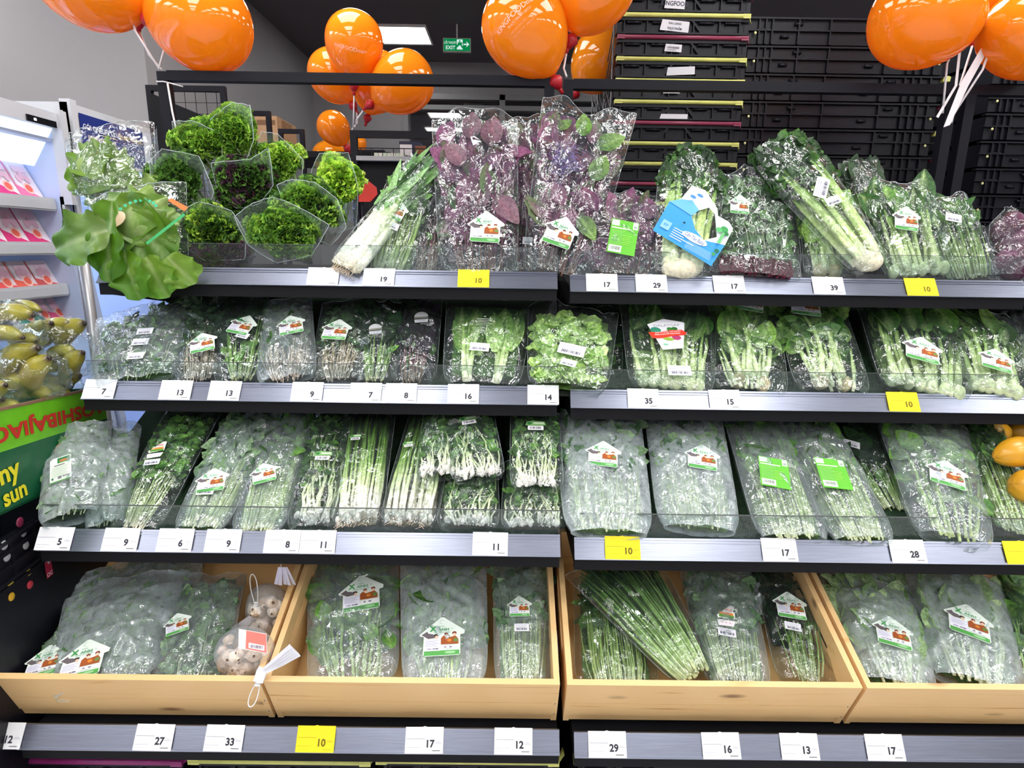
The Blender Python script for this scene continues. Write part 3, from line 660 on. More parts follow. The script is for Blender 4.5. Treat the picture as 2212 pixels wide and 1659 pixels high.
        for i in range(3): p.disc((-.2+i*.2)*s, -.2*s, .05*s, .05*s, 'd8b8c0', 8, p.k+1)
        p.slab([(-.46*s, -1.*s), (.46*s, -1.*s), (.46*s, -.55*s), (-.46*s, -.55*s)], 'f2f2f8', .0005); lines(-.4, -.64, .3, 2, .08, '9a9ab0', .02); p.bars(-.35*s, -.92*s, .35*s, -.78*s, '44445a', 14, 7)
    elif kind == 'gap':
        p.slab([(x*s, y*s) for x, y in [(-.5, .28), (-.1, .56), (.42, .53), (.46, .5), (.42, -.42), (-.05, -.56), (-.1, -.55), (-.46, .2)]], 'f3f3f8', .0005)
        p.text('DALATGAP', .0, .33*s, .085*s, '8f95a0', 0, .22, sx=1.15)
        p.disc(-.28*s, .1*s, .14*s, .11*s, '3f9a7c', 14); p.disc(.08*s, .2*s, .08*s, .07*s, '3c8a3c', 10); p.disc(.2*s, .24*s, .08*s, .06*s, '2f7a34', 10)
        p.disc(.25*s, -.08*s, .12*s, .09*s, 'b23a6a', 10); p.disc(.05*s, -.17*s, .14*s, .06*s, '8fb43c', 10)
        p.shape([(x*s, y*s) for x, y in [(-.47, -.03), (-.35, -.22), (-.1, -.17), (.2, -.03), (.47, .04), (.5, .14), (.38, .22), (.1, .16), (-.2, .03), (-.4, -.0)]], 'e8402c')
        p.text('RAU CỦ QUẢ TƯƠI NGON', .03*s, .085*s, .04*s, 'ffe9e4', .02, .27, sx=1.); p.text('FRESH & HEALTHY VEGETABLES', .02*s, .0, .04*s, 'ffe9e4', .02, .27, sx=.85)
        p.disc(-.02*s, -.38*s, .07*s, .03*s, '7ac49a', 10)
        sq = None
    elif kind == 'roundgreen':
        p.slab([(x*s, y*s) for x, y in [(-.5, .05), (-.42, .3), (-.1, .36), (.45, .3), (.5, .05)]], '7fb06a', .0005); p.disc(-.3*s, .18*s, .12*s, .09*s, '2f7a3c', 12); R(-.1, .14, .42, .24, 'dcefd2')
        R(-.38, -.28, .38, -.0, 'f2f2f4'); p.bars(-.3*s, -.22*s, .3*s, -.06*s, '55555f', 14, 8)
    elif kind == 'oval':
        p.slab([(.5*s*math.cos(i*math.pi/10), .3*s+.5*s*math.sin(i*math.pi/10)) for i in range(11)], 'cfd0d2', .0005)
        R(-.5, .1, .5, .3, '8a8c80'); p.slab([(-.45*s, -.28*s), (.45*s, -.28*s), (.5*s, .02*s), (-.5*s, .02*s)], 'dfe0e6', .0005); lines(-.35, -.1, .35, 2, .08, '9a9aa8', .02)
    elif kind == 'print':   # white lettering printed on the film
        p.disc(0, .62*s, .07*s, .05*s, 'c7d4c0'); lines(-.45, .42, .45, 5, .13, 'd9e4d2', .035); lines(-.5, -.3, .1, 6, .09, 'c3d0bc', .025)
    p.mb.build('sticker', M_PRINT, parent, f.B)

def bag(name, label, group, l, B, T, wB, wT, th, kind, film, st=(), off=0., seed=1, **k):
    pB = onpl(B[0], B[1], l, off); pT = onpl(T[0], T[1], l, off)
    f = Frame(pB, pT, px2m(wB, pB), px2m(wT, pT), th, seed, k.get('topth', .2), k.get('pinch', 0), k.get('belly', .0))
    g = empty(name, pB, label, 'bagged vegetables', group)
    fill(f, kind, g); f.film(g, film, k.get('nc', 12), k.get('amp', .005), topwave=k.get('tw', .03))
    for s_ in st: sticker(f, g, *s_)
    return f, g
# ---------------------------------------------------------------- bags on the shelves
C, MI, FR = F_CLEAR, F_MIST, F_FROST
G1 = 'bagged greens standing on the top shelf'; G2 = 'bagged greens leaning on the second shelf'; G3 = 'bagged greens lying on the third shelf'; G4 = 'bagged greens in the wooden crates'
BAGS = [
 # name, label, group, level, bottom, top, width bottom, width top, thickness, kind, film, stickers, offset
 ('bagged_scallions', 'clear bag of slim greens with two labels beside the leeks, top shelf', G1, 1, (835, 588), (905, 350), 120, 110, .03, 'thin', C, [('house', 858, 452, 50, -12), ('white', 848, 487, 28, -12)], .0, dict(pinch=.5)),
 ('bagged_herbs', 'narrow clear bag of reddish wilted stems left of the purple bags, top shelf', G1, 1, (918, 588), (935, 350), 90, 90, .025, 'darkpurple', C, [('white', 912, 395, 24, 30)], -.02, {}),
 ('bagged_purple_greens', 'tall clear bag of purple leaves with lettered label, right of the slim greens, top shelf', G1, 1, (1035, 590), (1025, 250), 170, 185, .04, 'purple', C, [('house', 1049, 488, 80, -6)], .015, dict(tw=.03, nc=14)),
 ('bagged_purple_greens', 'purple-leaved bag standing half hidden between the two tall purple bags', G1, 1, (1150, 585), (1145, 262), 130, 120, .03, 'purple', C, [('white', 1144, 520, 30, -4)], -.045, dict(tw=.02)),
 ('bagged_purple_greens', 'tallest purple and green bag on the top shelf, green leaf at its mouth', G1, 1, (1200, 590), (1272, 238), 150, 205, .045, 'purple', C, [('house', 1212, 498, 78, -10)], .01, dict(tw=.05, nc=14)),
 ('bagged_purple_greens', 'low bag of purple leaves with a bright green label, top shelf of the right bay', G1, 1, (1345, 595), (1350, 425), 185, 160, .04, 'purple', C, [('green', 1346, 512, 60, -7)], .01, dict(nc=14)),
 ('bagged_herbs', 'bag of leafy herbs covered in white glints right of the blue pack, top shelf', G1, 1, (1640, 592), (1610, 375), 190, 190, .045, 'paleherb', C, [('house', 1598, 440, 50, -8)], .0, dict(nc=16, pinch=.4)),
 ('bagged_beet_stems', 'bag of dark red stems lying flat behind the top fence', G1, 1, (1630, 598), (1630, 560), 200, 190, .03, 'beet', C, [], .035, dict(topth=.8)),
 ('bagged_celery', 'small bag of pale celery hearts standing under the big celery, top shelf', G1, 1, (1785, 598), (1770, 440), 100, 90, .03, 'bigchoy', C, [], .0, {}),
 ('bagged_celery', 'long bunch of celery in clear film leaning left with dark leafy top', G1, 1, (1880, 575), (1675, 318), 95, 160, .045, 'celery', C, [('white', 1775, 405, 50, 40), ('white', 1800, 433, 34, -10)], .045, dict(pinch=.2, nc=12)),
 ('bagged_greens', 'clear bag of yellow-green stalks right of the big celery, top shelf', G1, 1, (1985, 596), (1930, 400), 160, 160, .04, 'bokchoy', C, [('house', 1958, 470, 62, -14)], .01, dict(nc=14)),
 ('bagged_greens', 'rightmost clear bag of green stalks on the top shelf, beside the purple onions', G1, 1, (2095, 600), (2035, 430), 130, 110, .035, 'thin', C, [('white', 2060, 470, 34, -20)], .0, {}),
 ('bagged_purple_onions', 'tied clear bag of purple onions at the right edge of the top shelf', G1, 1, (2185, 600), (2172, 455), 115, 70, .045, 'onion', C, [], .01, dict(pinch=.9)),
 ('bagged_greens', 'dark green rounded leafy bag peeking over the celery against the black crates', G1, 1, (1870, 470), (1858, 355), 80, 75, .03, 'darkleaf', C, [], -.05, {}),
 # second shelf
 ('bagged_herbs', 'dark herb bunch at the back of the second shelf near the left bracket', G2, 2, (370, 740), (362, 648), 80, 80, .02, 'herb', C, [], -.05, {}),
 ('bagged_herbs', 'broad hazy bag of dark herbs with three small labels, left end of the second shelf', G2, 2, (295, 822), (315, 672), 185, 195, .03, 'herb', MI, [('white', 313, 715, 33, -10), ('white', 303, 738, 34, -12), ('white', 293, 768, 34, -10)], .0, dict(nc=12)),
 ('bagged_greens', 'dark-leaved bag with a house-shaped label low on it, second from left on the second shelf', G2, 2, (430, 822), (435, 640), 120, 60, .03, 'rooty', C, [('house', 437, 738, 62, 2)], -.005, {}),
 ('bagged_spinach', 'bag of dark spinach with green stems and a slanted white label on the second shelf', G2, 2, (520, 822), (535, 640), 110, 150, .03, 'darkleaf', C, [('house', 525, 700, 62, -28), ('white', 524, 724, 28, -30)], .0, {}),
 ('bagged_greens', 'hazy bag of pale roots with a label near its top, fourth on the second shelf', G2, 2, (620, 820), (622, 655), 130, 100, .03, 'rooty', MI, [('house', 628, 700, 62, 4)], .01, {}),
 ('bagged_greens', 'bag of rooty greens with white house label under the 9 and 7 tags, second shelf', G2, 2, (730, 822), (755, 655), 125, 115, .03, 'rooty', C, [('house', 727, 710, 66, -8)], .0, {}),
 ('bagged_greens', 'slim bag of red-stemmed greens with a grey oval label, second shelf', G2, 2, (810, 822), (830, 655), 90, 95, .025, 'darkleaf', C, [('oval', 811, 715, 28, 8)], .005, {}),
 ('bagged_purple_greens', 'slim bag of blackish purple leaves with a grey oval label, second shelf', G2, 2, (893, 824), (908, 645), 100, 95, .025, 'darkpurple', C, [('oval', 910, 690, 30, 4)], .0, {}),
 ('bagged_romaine', 'large clear bag of two romaine heads on the second shelf above the 16 tag', G2, 2, (1040, 832), (1060, 650), 170, 190, .035, 'romaine', C, [('print', 1046, 700, 38, 0), ('white', 1036, 749, 42, -3)], .01, dict(nc=12)),
 ('bagged_lettuce', 'clear bag of small round pale lettuce leaves above the 14 tag', G2, 2, (1225, 840), (1238, 672), 175, 195, .045, 'round', C, [('white', 1235, 755, 58, -10), ('white', 1228, 783, 34, -12)], .015, dict(tw=.05)),
 ('bagged_greens', 'dark leafy bag in shade behind the round lettuce bag', G2, 2, (1290, 810), (1290, 665), 110, 110, .02, 'darkleaf', C, [], -.045, {}),
 ('bagged_bok_choy', 'bag of bok choy with a white DALATGAP sticker and red ribbon', G2, 2, (1450, 842), (1440, 650), 185, 205, .04, 'bokchoy', C, [('gap', 1440, 722, 84, -2), ('white', 1468, 800, 50, 6)], .0, dict(nc=12)),
 ('bagged_mustard_greens', 'bag of thick curved green stalks right beside the red-ribbon bok choy', G2, 2, (1620, 845), (1605, 645), 165, 140, .04, 'bigchoy', C, [('house', 1622, 650, 66, -5)], .0, dict(nc=13)),
 ('bagged_mustard_greens', 'bag of thick curved stalks, second of the pair right of the red-ribbon bok choy', G2, 2, (1800, 846), (1740, 645), 165, 150, .04, 'bigchoy', C, [('house', 1738, 655, 76, -4)], .0, dict(nc=13)),
 ('bagged_bok_choy', 'wide bag of bok choy with house-shaped label above the yellow 10 tag', G2, 2, (2000, 850), (1960, 655), 190, 225, .045, 'bokchoy', C, [('house', 1992, 752, 82, -6)], .0, dict(nc=14)),
 ('bagged_bok_choy', 'bag of bok choy cut short by the right edge, second shelf', G2, 2, (2150, 852), (2100, 680), 130, 150, .045, 'bokchoy', C, [('house', 2152, 775, 72, -8)], .005, {}),
 ('bagged_greens', 'dark bag in the far right corner of the second shelf', G2, 2, (2200, 800), (2160, 660), 90, 110, .03, 'darkleaf', MI, [], -.05, {}),
 # third shelf
 ('bagged_herbs', 'crumpled fogged herb bag with a tall white label, left end of the third shelf', G3, 3, (152, 1118), (178, 925), 125, 120, .04, 'paleherb', FR, [('tall', 131, 1013, 40, 6)], .02, dict(nc=14)),
 ('bagged_herbs', 'fogged herb bag squeezed behind the leftmost bag of the third shelf', G3, 3, (230, 1135), (262, 930), 90, 80, .03, 'paleherb', FR, [], -.01, {}),
 ('bagged_cilantro', 'bag of coriander leaning right with three small labels, third shelf', G3, 3, (290, 1140), (420, 888), 120, 120, .03, 'cilantro', C, [('trio', 335, 978, 34, 8)], .005, dict(nc=14)),
 ('bagged_greens', 'flat cloudy bag with house label over a white label, third shelf above the 6 tag', G3, 3, (430, 1142), (545, 905), 120, 120, .03, 'frostthin', MI, [('house', 458, 1035, 70, 14), ('white', 444, 1060, 36, 4)], .01, dict(nc=12)),
 ('bagged_scallions', 'bag of green onion stems with house label, third shelf above the right 9 tag', G3, 3, (555, 1146), (635, 895), 120, 110, .03, 'thin', MI, [('house', 570, 1020, 60, 18)], .0, dict(nc=12)),
 ('bagged_herbs', 'glinting crumpled bag with a small green label, third shelf above the 8 tag', G3, 3, (672, 1142), (720, 895), 110, 100, .035, 'enoki', C, [('roundgreen', 697, 985, 40, -4)], .0, dict(nc=18, amp=.006)),
 ('bagged_scallions', 'bunch of white-bulbed spring onions with a small green label, left one of two', G3, 3, (770, 1135), (800, 895), 110, 110, .03, 'scallion', C, [('roundgreen', 768, 945, 26, 3)], .01, {}),
 ('bagged_scallions', 'bunch of white-bulbed spring onions with twisted label, right one of two', G3, 3, (880, 1135), (935, 895), 130, 100, .035, 'scallion', C, [('roundgreen', 882, 960, 24, 18)], .012, dict(nc=12)),
 ('bagged_herbs', 'lower clear bag of garlic-white bulbs beneath the upper herb bags, third shelf', G3, 3, (1010, 1140), (1020, 1000), 140, 110, .03, 'enoki', C, [], .0, dict(nc=12)),
 ('bagged_herbs', 'lower crumpled bag of white roots at the right end of the left third shelf', G3, 3, (1155, 1142), (1150, 1000), 150, 120, .03, 'enoki', C, [], .0, dict(nc=14)),
 ('bagged_herbs', 'short bag of pale herbs lying on the spring onions, leftmost of three upper bags', G3, 3, (945, 1030), (950, 895), 95, 70, .022, 'enoki', C, [], .055, {}),
 ('bagged_herbs', 'flat bag of thin white stems lying on top, middle of three upper bags', G3, 3, (1035, 1035), (1010, 888), 120, 110, .022, 'enoki', C, [('roundgreen', 1012, 908, 40, 4)], .06, {}),
 ('bagged_herbs', 'flat bag of thin white stems with green and white labels, rightmost of three upper bags', G3, 3, (1160, 1055), (1155, 892), 118, 105, .022, 'enoki', C, [('roundgreen', 1157, 920, 44, 0)], .06, {}),
 ('bagged_water_spinach', 'wide fogged bag with a pale mirrored label, first in the right third shelf', G3, 3, (1315, 1150), (1290, 898), 195, 185, .04, 'frostthin', FR, [('house', 1303, 978, 78, -6)], .02, dict(nc=14)),
 ('bagged_water_spinach', 'fogged bag of thin stems with house label, second in the right third shelf', G3, 3, (1510, 1142), (1475, 898), 180, 165, .038, 'frostthin', FR, [('house', 1517, 985, 76, -6)], .01, dict(nc=12)),
 ('bagged_long_stems', 'slanting bag of long green stems with green label, left one of two', G3, 3, (1715, 1160), (1625, 905), 165, 125, .035, 'thin', MI, [('green', 1673, 1020, 62, -10)], .01, dict(nc=11)),
 ('bagged_long_stems', 'slanting bag of long green stems with green label, right one of two', G3, 3, (1865, 1165), (1745, 915), 150, 120, .035, 'thin', MI, [('green', 1800, 1022, 62, -6)], .015, dict(nc=11)),
 ('bagged_greens', 'dark bag in shade at the back between the slanting stems and the wide right bag', G3, 3, (1935, 1100), (1835, 905), 120, 110, .025, 'darkleaf', C, [('white', 1838, 958, 36, -20)], -.03, {}),
 ('bagged_broad_greens', 'wide bag of broad greens with house label near the right end of the third shelf', G3, 3, (2060, 1165), (1985, 908), 165, 185, .045, 'broad', MI, [('house', 2045, 1020, 84, -8)], .015, dict(nc=15)),
 ('bagged_greens', 'shiny bag of green stems beside the yellow papayas, third shelf', G3, 3, (2205, 1150), (2110, 910), 120, 95, .03, 'thin', C, [], .0, dict(nc=12)),
 # wooden crates
 ('bagged_herbs', 'fogged bag of herbs lying at the back of the leftmost wooden crate', G4, 4, (290, 1382), (300, 1208), 240, 270, .035, 'paleherb', FR, [], -.01, {}),
 ('bagged_herbs', 'narrow herb bag at the left side of the leftmost wooden crate, its label half hidden', G4, 4, (105, 1482), (190, 1330), 110, 90, .03, 'paleherb', MI, [('house', 98, 1425, 80, 12)], -.005, {}),
 ('bagged_herbs', 'big fogged bag of feathery herbs at the front of the leftmost wooden crate', G4, 4, (225, 1482), (275, 1262), 215, 235, .045, 'paleherb', FR, [('house', 181, 1420, 98, -2)], .01, dict(nc=12)),
 ('bagged_herbs', 'slanting herb bag beside the mushrooms with its label folded over the left edge', G4, 4, (405, 1482), (465, 1250), 160, 130, .045, 'paleherb', MI, [('house', 383, 1345, 56, 14)], .01, dict(nc=12)),
 ('bagged_watercress', 'tall fogged bag with clear window of round green leaves, first in the second crate', G4, 4, (765, 1482), (765, 1205), 195, 190, .04, 'broad', MI, [('house', 780, 1278, 96, 0)], .01, dict(nc=13)),
 ('bagged_watercress', 'bluish fogged bag with label at mid height, middle of the second crate', G4, 4, (962, 1482), (958, 1205), 185, 185, .045, 'broad', FR, [('house', 955, 1372, 98, -2)], .015, dict(nc=14)),
 ('bagged_greens', 'narrow bag with a house label and small white label, right in the second crate', G4, 4, (1130, 1482), (1130, 1205), 125, 130, .04, 'frostthin', MI, [('house', 1122, 1308, 54, 2), ('white', 1127, 1355, 32, 2)], .01, dict(nc=13)),
 ('bagged_greens', 'bag of thin stems at the left back of the third wooden crate', G4, 4, (1335, 1482), (1305, 1255), 190, 130, .03, 'thin', C, [], -.015, {}),
 ('bagged_long_stems', 'long diagonal bag of straight green stems across the third wooden crate', G4, 4, (1500, 1457), (1320, 1215), 110, 215, .04, 'bean', C, [], .04, dict(nc=10)),
 ('bagged_greens', 'rumpled cloudy bag with three stacked labels in the third wooden crate', G4, 4, (1595, 1480), (1545, 1245), 145, 150, .045, 'frostthin', MI, [('trio', 1568, 1338, 40, -6)], .01, dict(nc=16)),
 ('bagged_dark_leaves', 'bag of long dark leaves with bright house label at the right of the third crate', G4, 4, (1745, 1477), (1690, 1225), 135, 130, .045, 'darkleaf', C, [('house', 1706, 1305, 72, 0), ('white', 1713, 1353, 34, -3)], .005, dict(nc=14)),
 ('bagged_lettuce', 'fogged bag of pale leaves, left one of the labelled pair in the rightmost crate', G4, 4, (1935, 1482), (1880, 1265), 170, 160, .05, 'frostleaf', FR, [('house', 1928, 1362, 82, -4)], .01, dict(nc=11)),
 ('bagged_lettuce', 'large fogged bag of pale leaves, right one of the labelled pair in the rightmost crate', G4, 4, (2110, 1482), (2050, 1232), 190, 190, .055, 'frostleaf', FR, [('house', 2092, 1338, 94, -6)], .015, dict(nc=13)),
 ('bagged_greens', 'dark green bag cut off by the right edge in the rightmost crate', G4, 4, (2235, 1482), (2210, 1260), 110, 110, .045, 'broad', C, [], .01, {}),
 ('crumpled_bag', 'crumpled empty-looking film bag at the back of the third crate', G4, 4, (1590, 1330), (1560, 1200), 170, 190, .025, 'paleherb', FR, [], -.02, dict(nc=20, amp=.008)),
 ('crumpled_bag', 'crumpled fogged bag at the back left of the rightmost crate', G4, 4, (1900, 1350), (1850, 1212), 200, 190, .03, 'frostleaf', FR, [], -.02, dict(nc=20, amp=.008)),
]
for k, b in enumerate(BAGS):
    n, lab, gr, l, B, T, wB, wT, th, kind, film, st, off, kw = b
    f, g = bag(n, lab, gr, l, B, T, wB, wT, th, kind, film, st, off, 100+k, **kw)
    if k in (2, 4):      # big single leaves inside the tall bags
        mb = MB()
        if k == 2:
            for a, t, an, cc, Ls in ((-.3, .62, -.5, '6a4a58', .09), (.35, .75, .15, '5c3c4c', .1), (.45, .42, 2.5, '705060', .1), (-.1, .8, .1, '5a4450', .09), (.0, .35, .3, '604a58', .09)):
                leaf(mb, f.S(a, t, .97), f.dirn(an, .05), f.N, Ls, Ls*.62, cc, '7c5e68', .1, .15, .04, 9, 7, f.rg, vein='8a5a66')
        else:
            for a, t, an, cc, Ls in ((.0, .78, -.15, '5c8c34', .075), (.35, .72, .9, '4c6c44', .09), (.45, .52, .2, '55704c', .09), (-.55, .8, .6, '5c7440', .05), (.3, .3, 2.4, '4a5c48', .08)):
                leaf(mb, f.S(a, t, .97), f.dirn(an, .05), f.N, Ls, Ls*.62, cc, '6f9048', .1, .15, .04, 9, 7, f.rg, vein='8aa86a')
            pm = MB()      # purple thread-like sprouts
            for i in range(150):
                a, t = -.28+f.rg.gauss(0, .17), .6+f.rg.gauss(0, .055); P0 = f.S(a, t, .97); an = f.rg.uniform(0, 6.28)
                pm.tube([P0, P0+f.dirn(an)*.012+f.N*.003, P0+f.dirn(an+.8)*.022], .0006, 3, lin('8a78b8'), cap=False)
            pm.build('sprouts', M_PROD, g, f.B)
        mb.build('large_leaves', M_LEAF, g, f.B)

# blue branded celery pack
pB = onpl(1470, 592, 1, .03); pT = onpl(1500, 330, 1, .03)
f = Frame(pB, pT, px2m(130, pB), px2m(150, pT), .035, 7, pinch=.6)
g = empty('printed_celery_pack', pB, 'blue and white printed pack of baby celery with script lettering on the top shelf', 'bagged vegetables', G1)
fill(f, 'celery', g); f.film(g, C, 12)
def padpx(f, u, v, wpx, rot, lift=.004):
    O = f.loc(u, v, lift); a = math.radians(rot); return Pad(O, f.X*math.cos(a)+f.T*math.sin(a), -f.X*math.sin(a)+f.T*math.cos(a), .0003), px2m(wpx, O)
p, s = padpx(f, 1487, 497, 130, -22, .012)
def Q(P): return [(x*s, y*s) for x, y in P]
p.slab(Q([(-.5, -.32), (.62, -.38), (.64, .08), (.3, -.03), (.08, .08), (-.08, .26), (-.02, .42), (-.2, .52), (-.52, .3)]), '3d9be0', .0004)
p.slab(Q([(.3, -.03), (.64, .08), (.62, .42), (.5, .5), (.3, .5), (.22, .62), (-.1, .82), (-.34, .78), (-.38, .44), (-.2, .52), (-.02, .42), (.1, .56), (.24, .5), (.46, .14)]), 'e4e8f0', .0004)
p.k = 4
p.shape(Q([(-.38, .44), (-.2, .52), (-.02, .42), (-.08, .26), (-.52, .3)]), '6cb6ea')
p.disc(.16*s, -.09*s, .23*s, .075*s, 'e9ecf4', 20); p.text('Cần Tây Baby', .16*s, -.09*s, .07*s, '4a6a9a', .01, -.05, .66)
p.rect(-.44*s, -.2*s, -.28*s, -.04*s, '8cc4ee'); p.text('KF', -.36*s, -.12*s, .05*s, '2f7cc8', .01)
for i in range(5): p.rect(-.22*s, (-.1-i*.045)*s, (.0+.2*(i % 2))*s, (-.085-i*.045)*s, 'cfe6fa')
for i in range(7): p.rect(.08*s, (-.2-i*.022)*s, .55*s, (-.194-i*.022)*s, 'a8d2f4')
for x, y, r, c in ((.5, .3, .07, '3f9a54'), (.43, .25, .055, '5cb46c'), (.56, .24, .05, '2f7c44'), (.57, -.12, .045, '1f6a4c'), (.55, -.2, .035, '3f9a54')): p.disc(x*s, y*s, r*s, r*s*.85, c, 9)
p.shape(Q([(.5, .24), (.54, .24), (.56, .02), (.5, .02)]), '6cbc74'); p.disc(-.12*s, .05*s, .02*s, .02*s, '12303c')
for x, y, q in ((-.22, .56, .4), (-.13, .64, 1.2)): p.shape([(x*s+.06*s*math.cos(q+a)*(1 if i % 2 else .9), y*s+.03*s*math.sin(q+a)) for i, a in enumerate(np.linspace(0, 5.5, 9))], '4a8ad8')
p.mb.build('printed_panel', M_PRINT, g, f.B)

# ---------------------------------------------------------------- leeks in a long sleeve
pB = onpl(745, 578, 1, .045); pT = onpl(925, 352, 1, .0)
f = Frame(pB, pT, px2m(85, pB), px2m(60, pT), .028, 31)
g = empty('bagged_leeks', pB, 'bundle of thick white leeks slanting up to the right on the top shelf', 'bagged vegetables', G1)
fill(f, 'leek', g); f.film(g, C, 9)

# ---------------------------------------------------------------- curly kale sleeves
def kale(label, u, v, rx, ry, y, cols, ax=(0, -.8, .6), sleeve=((-1.25, .5), (-.1, 1.25), (1.2, .8), (1.35, -.1), (.2, -1.35), (-.9, -.9)), seed=1, n=330, back=.16, dark=None, wire=True, rim=None):
    rg = random.Random(seed); c = at(u, v, y); a = px2m(rx*1.1, c); b = px2m(ry*1.12, c); A = nrm(ax); X = nrm(np.cross(A, (0, 0, 1)))*-1; X = X if X[0] > 0 else -X; U = np.cross(A, X)
    U = U if U[2] > 0 else -U
    g = empty('curly_kale', c, label, 'curly kale', 'curly kale heads in clear sleeves')
    lm = MB(); dp = min(a, b)*.75
    # inner leaf mass
    nu, nv = 9, 16; P = np.zeros((nu, nv, 3))
    for i in range(nu):
        q = i/(nu-1)*1.75
        for j in range(nv):
            th = j/nv*2*math.pi; k = .8*(1+.1*math.sin(5*th+seed)+rg.uniform(-.05, .05))
            P[i, j] = c+X*a*k*math.sin(q)*math.cos(th)+U*b*k*math.sin(q)*math.sin(th)+A*dp*k*math.cos(q)*.9
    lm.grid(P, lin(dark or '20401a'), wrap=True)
    for i in range(n):   # frilled leaf margins
        q = math.acos(1-rg.random()*1.12); th = rg.uniform(0, 2*math.pi); lump = 1+.14*math.sin(3*th+seed)+.1*math.sin(7*th+seed*2+q*3)
        d = nrm(X*math.sin(q)*math.cos(th)*1.0+U*math.sin(q)*math.sin(th)+A*math.cos(q))
        base = c+(X*a*math.sin(q)*math.cos(th)+U*b*math.sin(q)*math.sin(th)+A*dp*math.cos(q))*lump*rg.uniform(.74, .93)
        t = nrm(np.cross(d, nrm([rg.gauss(0, 1) for _ in range(3)]))); w = np.cross(t, d)
        L_ = rg.uniform(.022, .042); m = 19; s_ = np.linspace(-.5, .5, m); fr = rg.uniform(3.2, 5.2)*2*math.pi; ph = rg.uniform(0, 6.28)
        curve = 1-s_**2*2.0; h = rg.uniform(.012, .02)
        rows = []
        for r_, (hh, am) in enumerate(((-.004, 0.), (h*.45, .003), (h, .0068))):
            off = am*np.sin(s_*fr+ph+.5*np.sin(s_*9)); off2 = am*.5*np.cos(s_*fr*.9+ph)
            rows.append(base+t*(s_*L_*(1+.1*r_)+off2)[:, None]+w*(off+.006*np.sin(s_*4+ph))[:, None]+d*(hh*curve)[:, None])
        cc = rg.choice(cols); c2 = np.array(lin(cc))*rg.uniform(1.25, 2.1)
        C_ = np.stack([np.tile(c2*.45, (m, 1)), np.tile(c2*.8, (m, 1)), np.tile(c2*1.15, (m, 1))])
        lm.grid(np.stack(rows), C_)
    lm.build('curly_leaves', M_KALE, g, c)
    sm = MB()
    for k in range(7):
        th = rg.uniform(0, 6.28); e0 = c-A*(back+.02)+X*.01*math.cos(th)+U*.01*math.sin(th); e1 = c+X*a*.5*math.cos(th)+U*b*.5*math.sin(th)
        sm.tube([e0, (e0+e1)/2+X*.004, e1], [.006, .005, .003], 6, gradc([(0, 'd9e2bc'), (1, '8fb05c')], 3))
    sm.build('stalks', M_PROD, g, c)
    # sleeve: lofted from its wide mouth back to the stalks
    K = len(sleeve); mouth = [at(q[0], q[1], y-dp*rg.uniform(.75, 1.1)) for q in rim] if rim else [c+X*a*p_[0]+U*b*p_[1]+A*dp*rg.uniform(.35, .9) for p_ in sleeve]
    M_ = []; K = len(mouth)
    for i in range(K):
        for s_ in np.linspace(0, 1, 7)[:-1]:
            m0, m1 = mouth[i], mouth[(i+1) % K]; q = m0*(1-s_)+m1*s_; M_.append(q+(q-c)*.02*math.sin(math.pi*s_)+A*.0015*math.sin(s_*12+i))
    M_ = np.array(M_); tip = c-A*back-U*b*.2
    rows = []
    for s_ in np.linspace(0, 1, 12):
        R_ = tip+(M_-tip)*(.16+.84*s_**.75); rows.append(R_+np.array([A*.0025*math.sin(i*1.9+s_*8)+X*.002*math.sin(i*2.7+s_*11) for i in range(len(M_))]))
    MB().grid(np.stack(rows), wrap=True).build('clear_sleeve', F_SLEEVE, g, c)
    if wire:
        MB().tube(np.vstack([M_, M_[:1]]), .0007, 4, (1, 1, 1), cap=False).build('sleeve_edge', F_EDGE, g, c)
    return g
F_EDGE = film_mat('folded_film_edge', .8, fac=(.25, .9), scale=30, rough=.15)
KB = ['7a9c38', '648a2e', '90b04a', '4c7426']; KD = ['44662c', '547a34', '34541f', '688c40']; KY = ['a8c44c', '8cae3c', 'bcd060', '6f9830']; KP = ['4a2c3c', '3a2434', '5a3a44', '46502c']
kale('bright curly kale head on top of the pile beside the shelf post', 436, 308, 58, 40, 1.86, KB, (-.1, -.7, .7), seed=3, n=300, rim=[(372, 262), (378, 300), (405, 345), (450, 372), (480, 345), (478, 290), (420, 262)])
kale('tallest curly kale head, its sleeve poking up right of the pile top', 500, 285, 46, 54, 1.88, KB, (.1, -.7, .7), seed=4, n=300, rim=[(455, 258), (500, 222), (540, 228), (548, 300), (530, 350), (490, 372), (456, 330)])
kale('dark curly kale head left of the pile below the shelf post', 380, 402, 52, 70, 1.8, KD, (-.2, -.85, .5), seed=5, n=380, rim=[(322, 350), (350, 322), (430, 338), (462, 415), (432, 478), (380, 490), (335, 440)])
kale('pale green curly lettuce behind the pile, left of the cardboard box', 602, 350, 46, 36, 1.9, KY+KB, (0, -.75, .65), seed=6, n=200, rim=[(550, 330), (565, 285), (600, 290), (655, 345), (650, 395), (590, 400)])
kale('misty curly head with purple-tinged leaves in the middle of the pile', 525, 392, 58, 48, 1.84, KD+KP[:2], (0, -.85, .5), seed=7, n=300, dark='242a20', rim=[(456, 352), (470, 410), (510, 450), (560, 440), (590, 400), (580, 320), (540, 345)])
kale('yellow-green curly lettuce at the right end of the pile', 733, 392, 40, 52, 1.86, KY, (.2, -.8, .6), seed=8, n=260, rim=[(672, 372), (690, 332), (752, 330), (773, 400), (770, 488), (715, 505), (685, 440)])
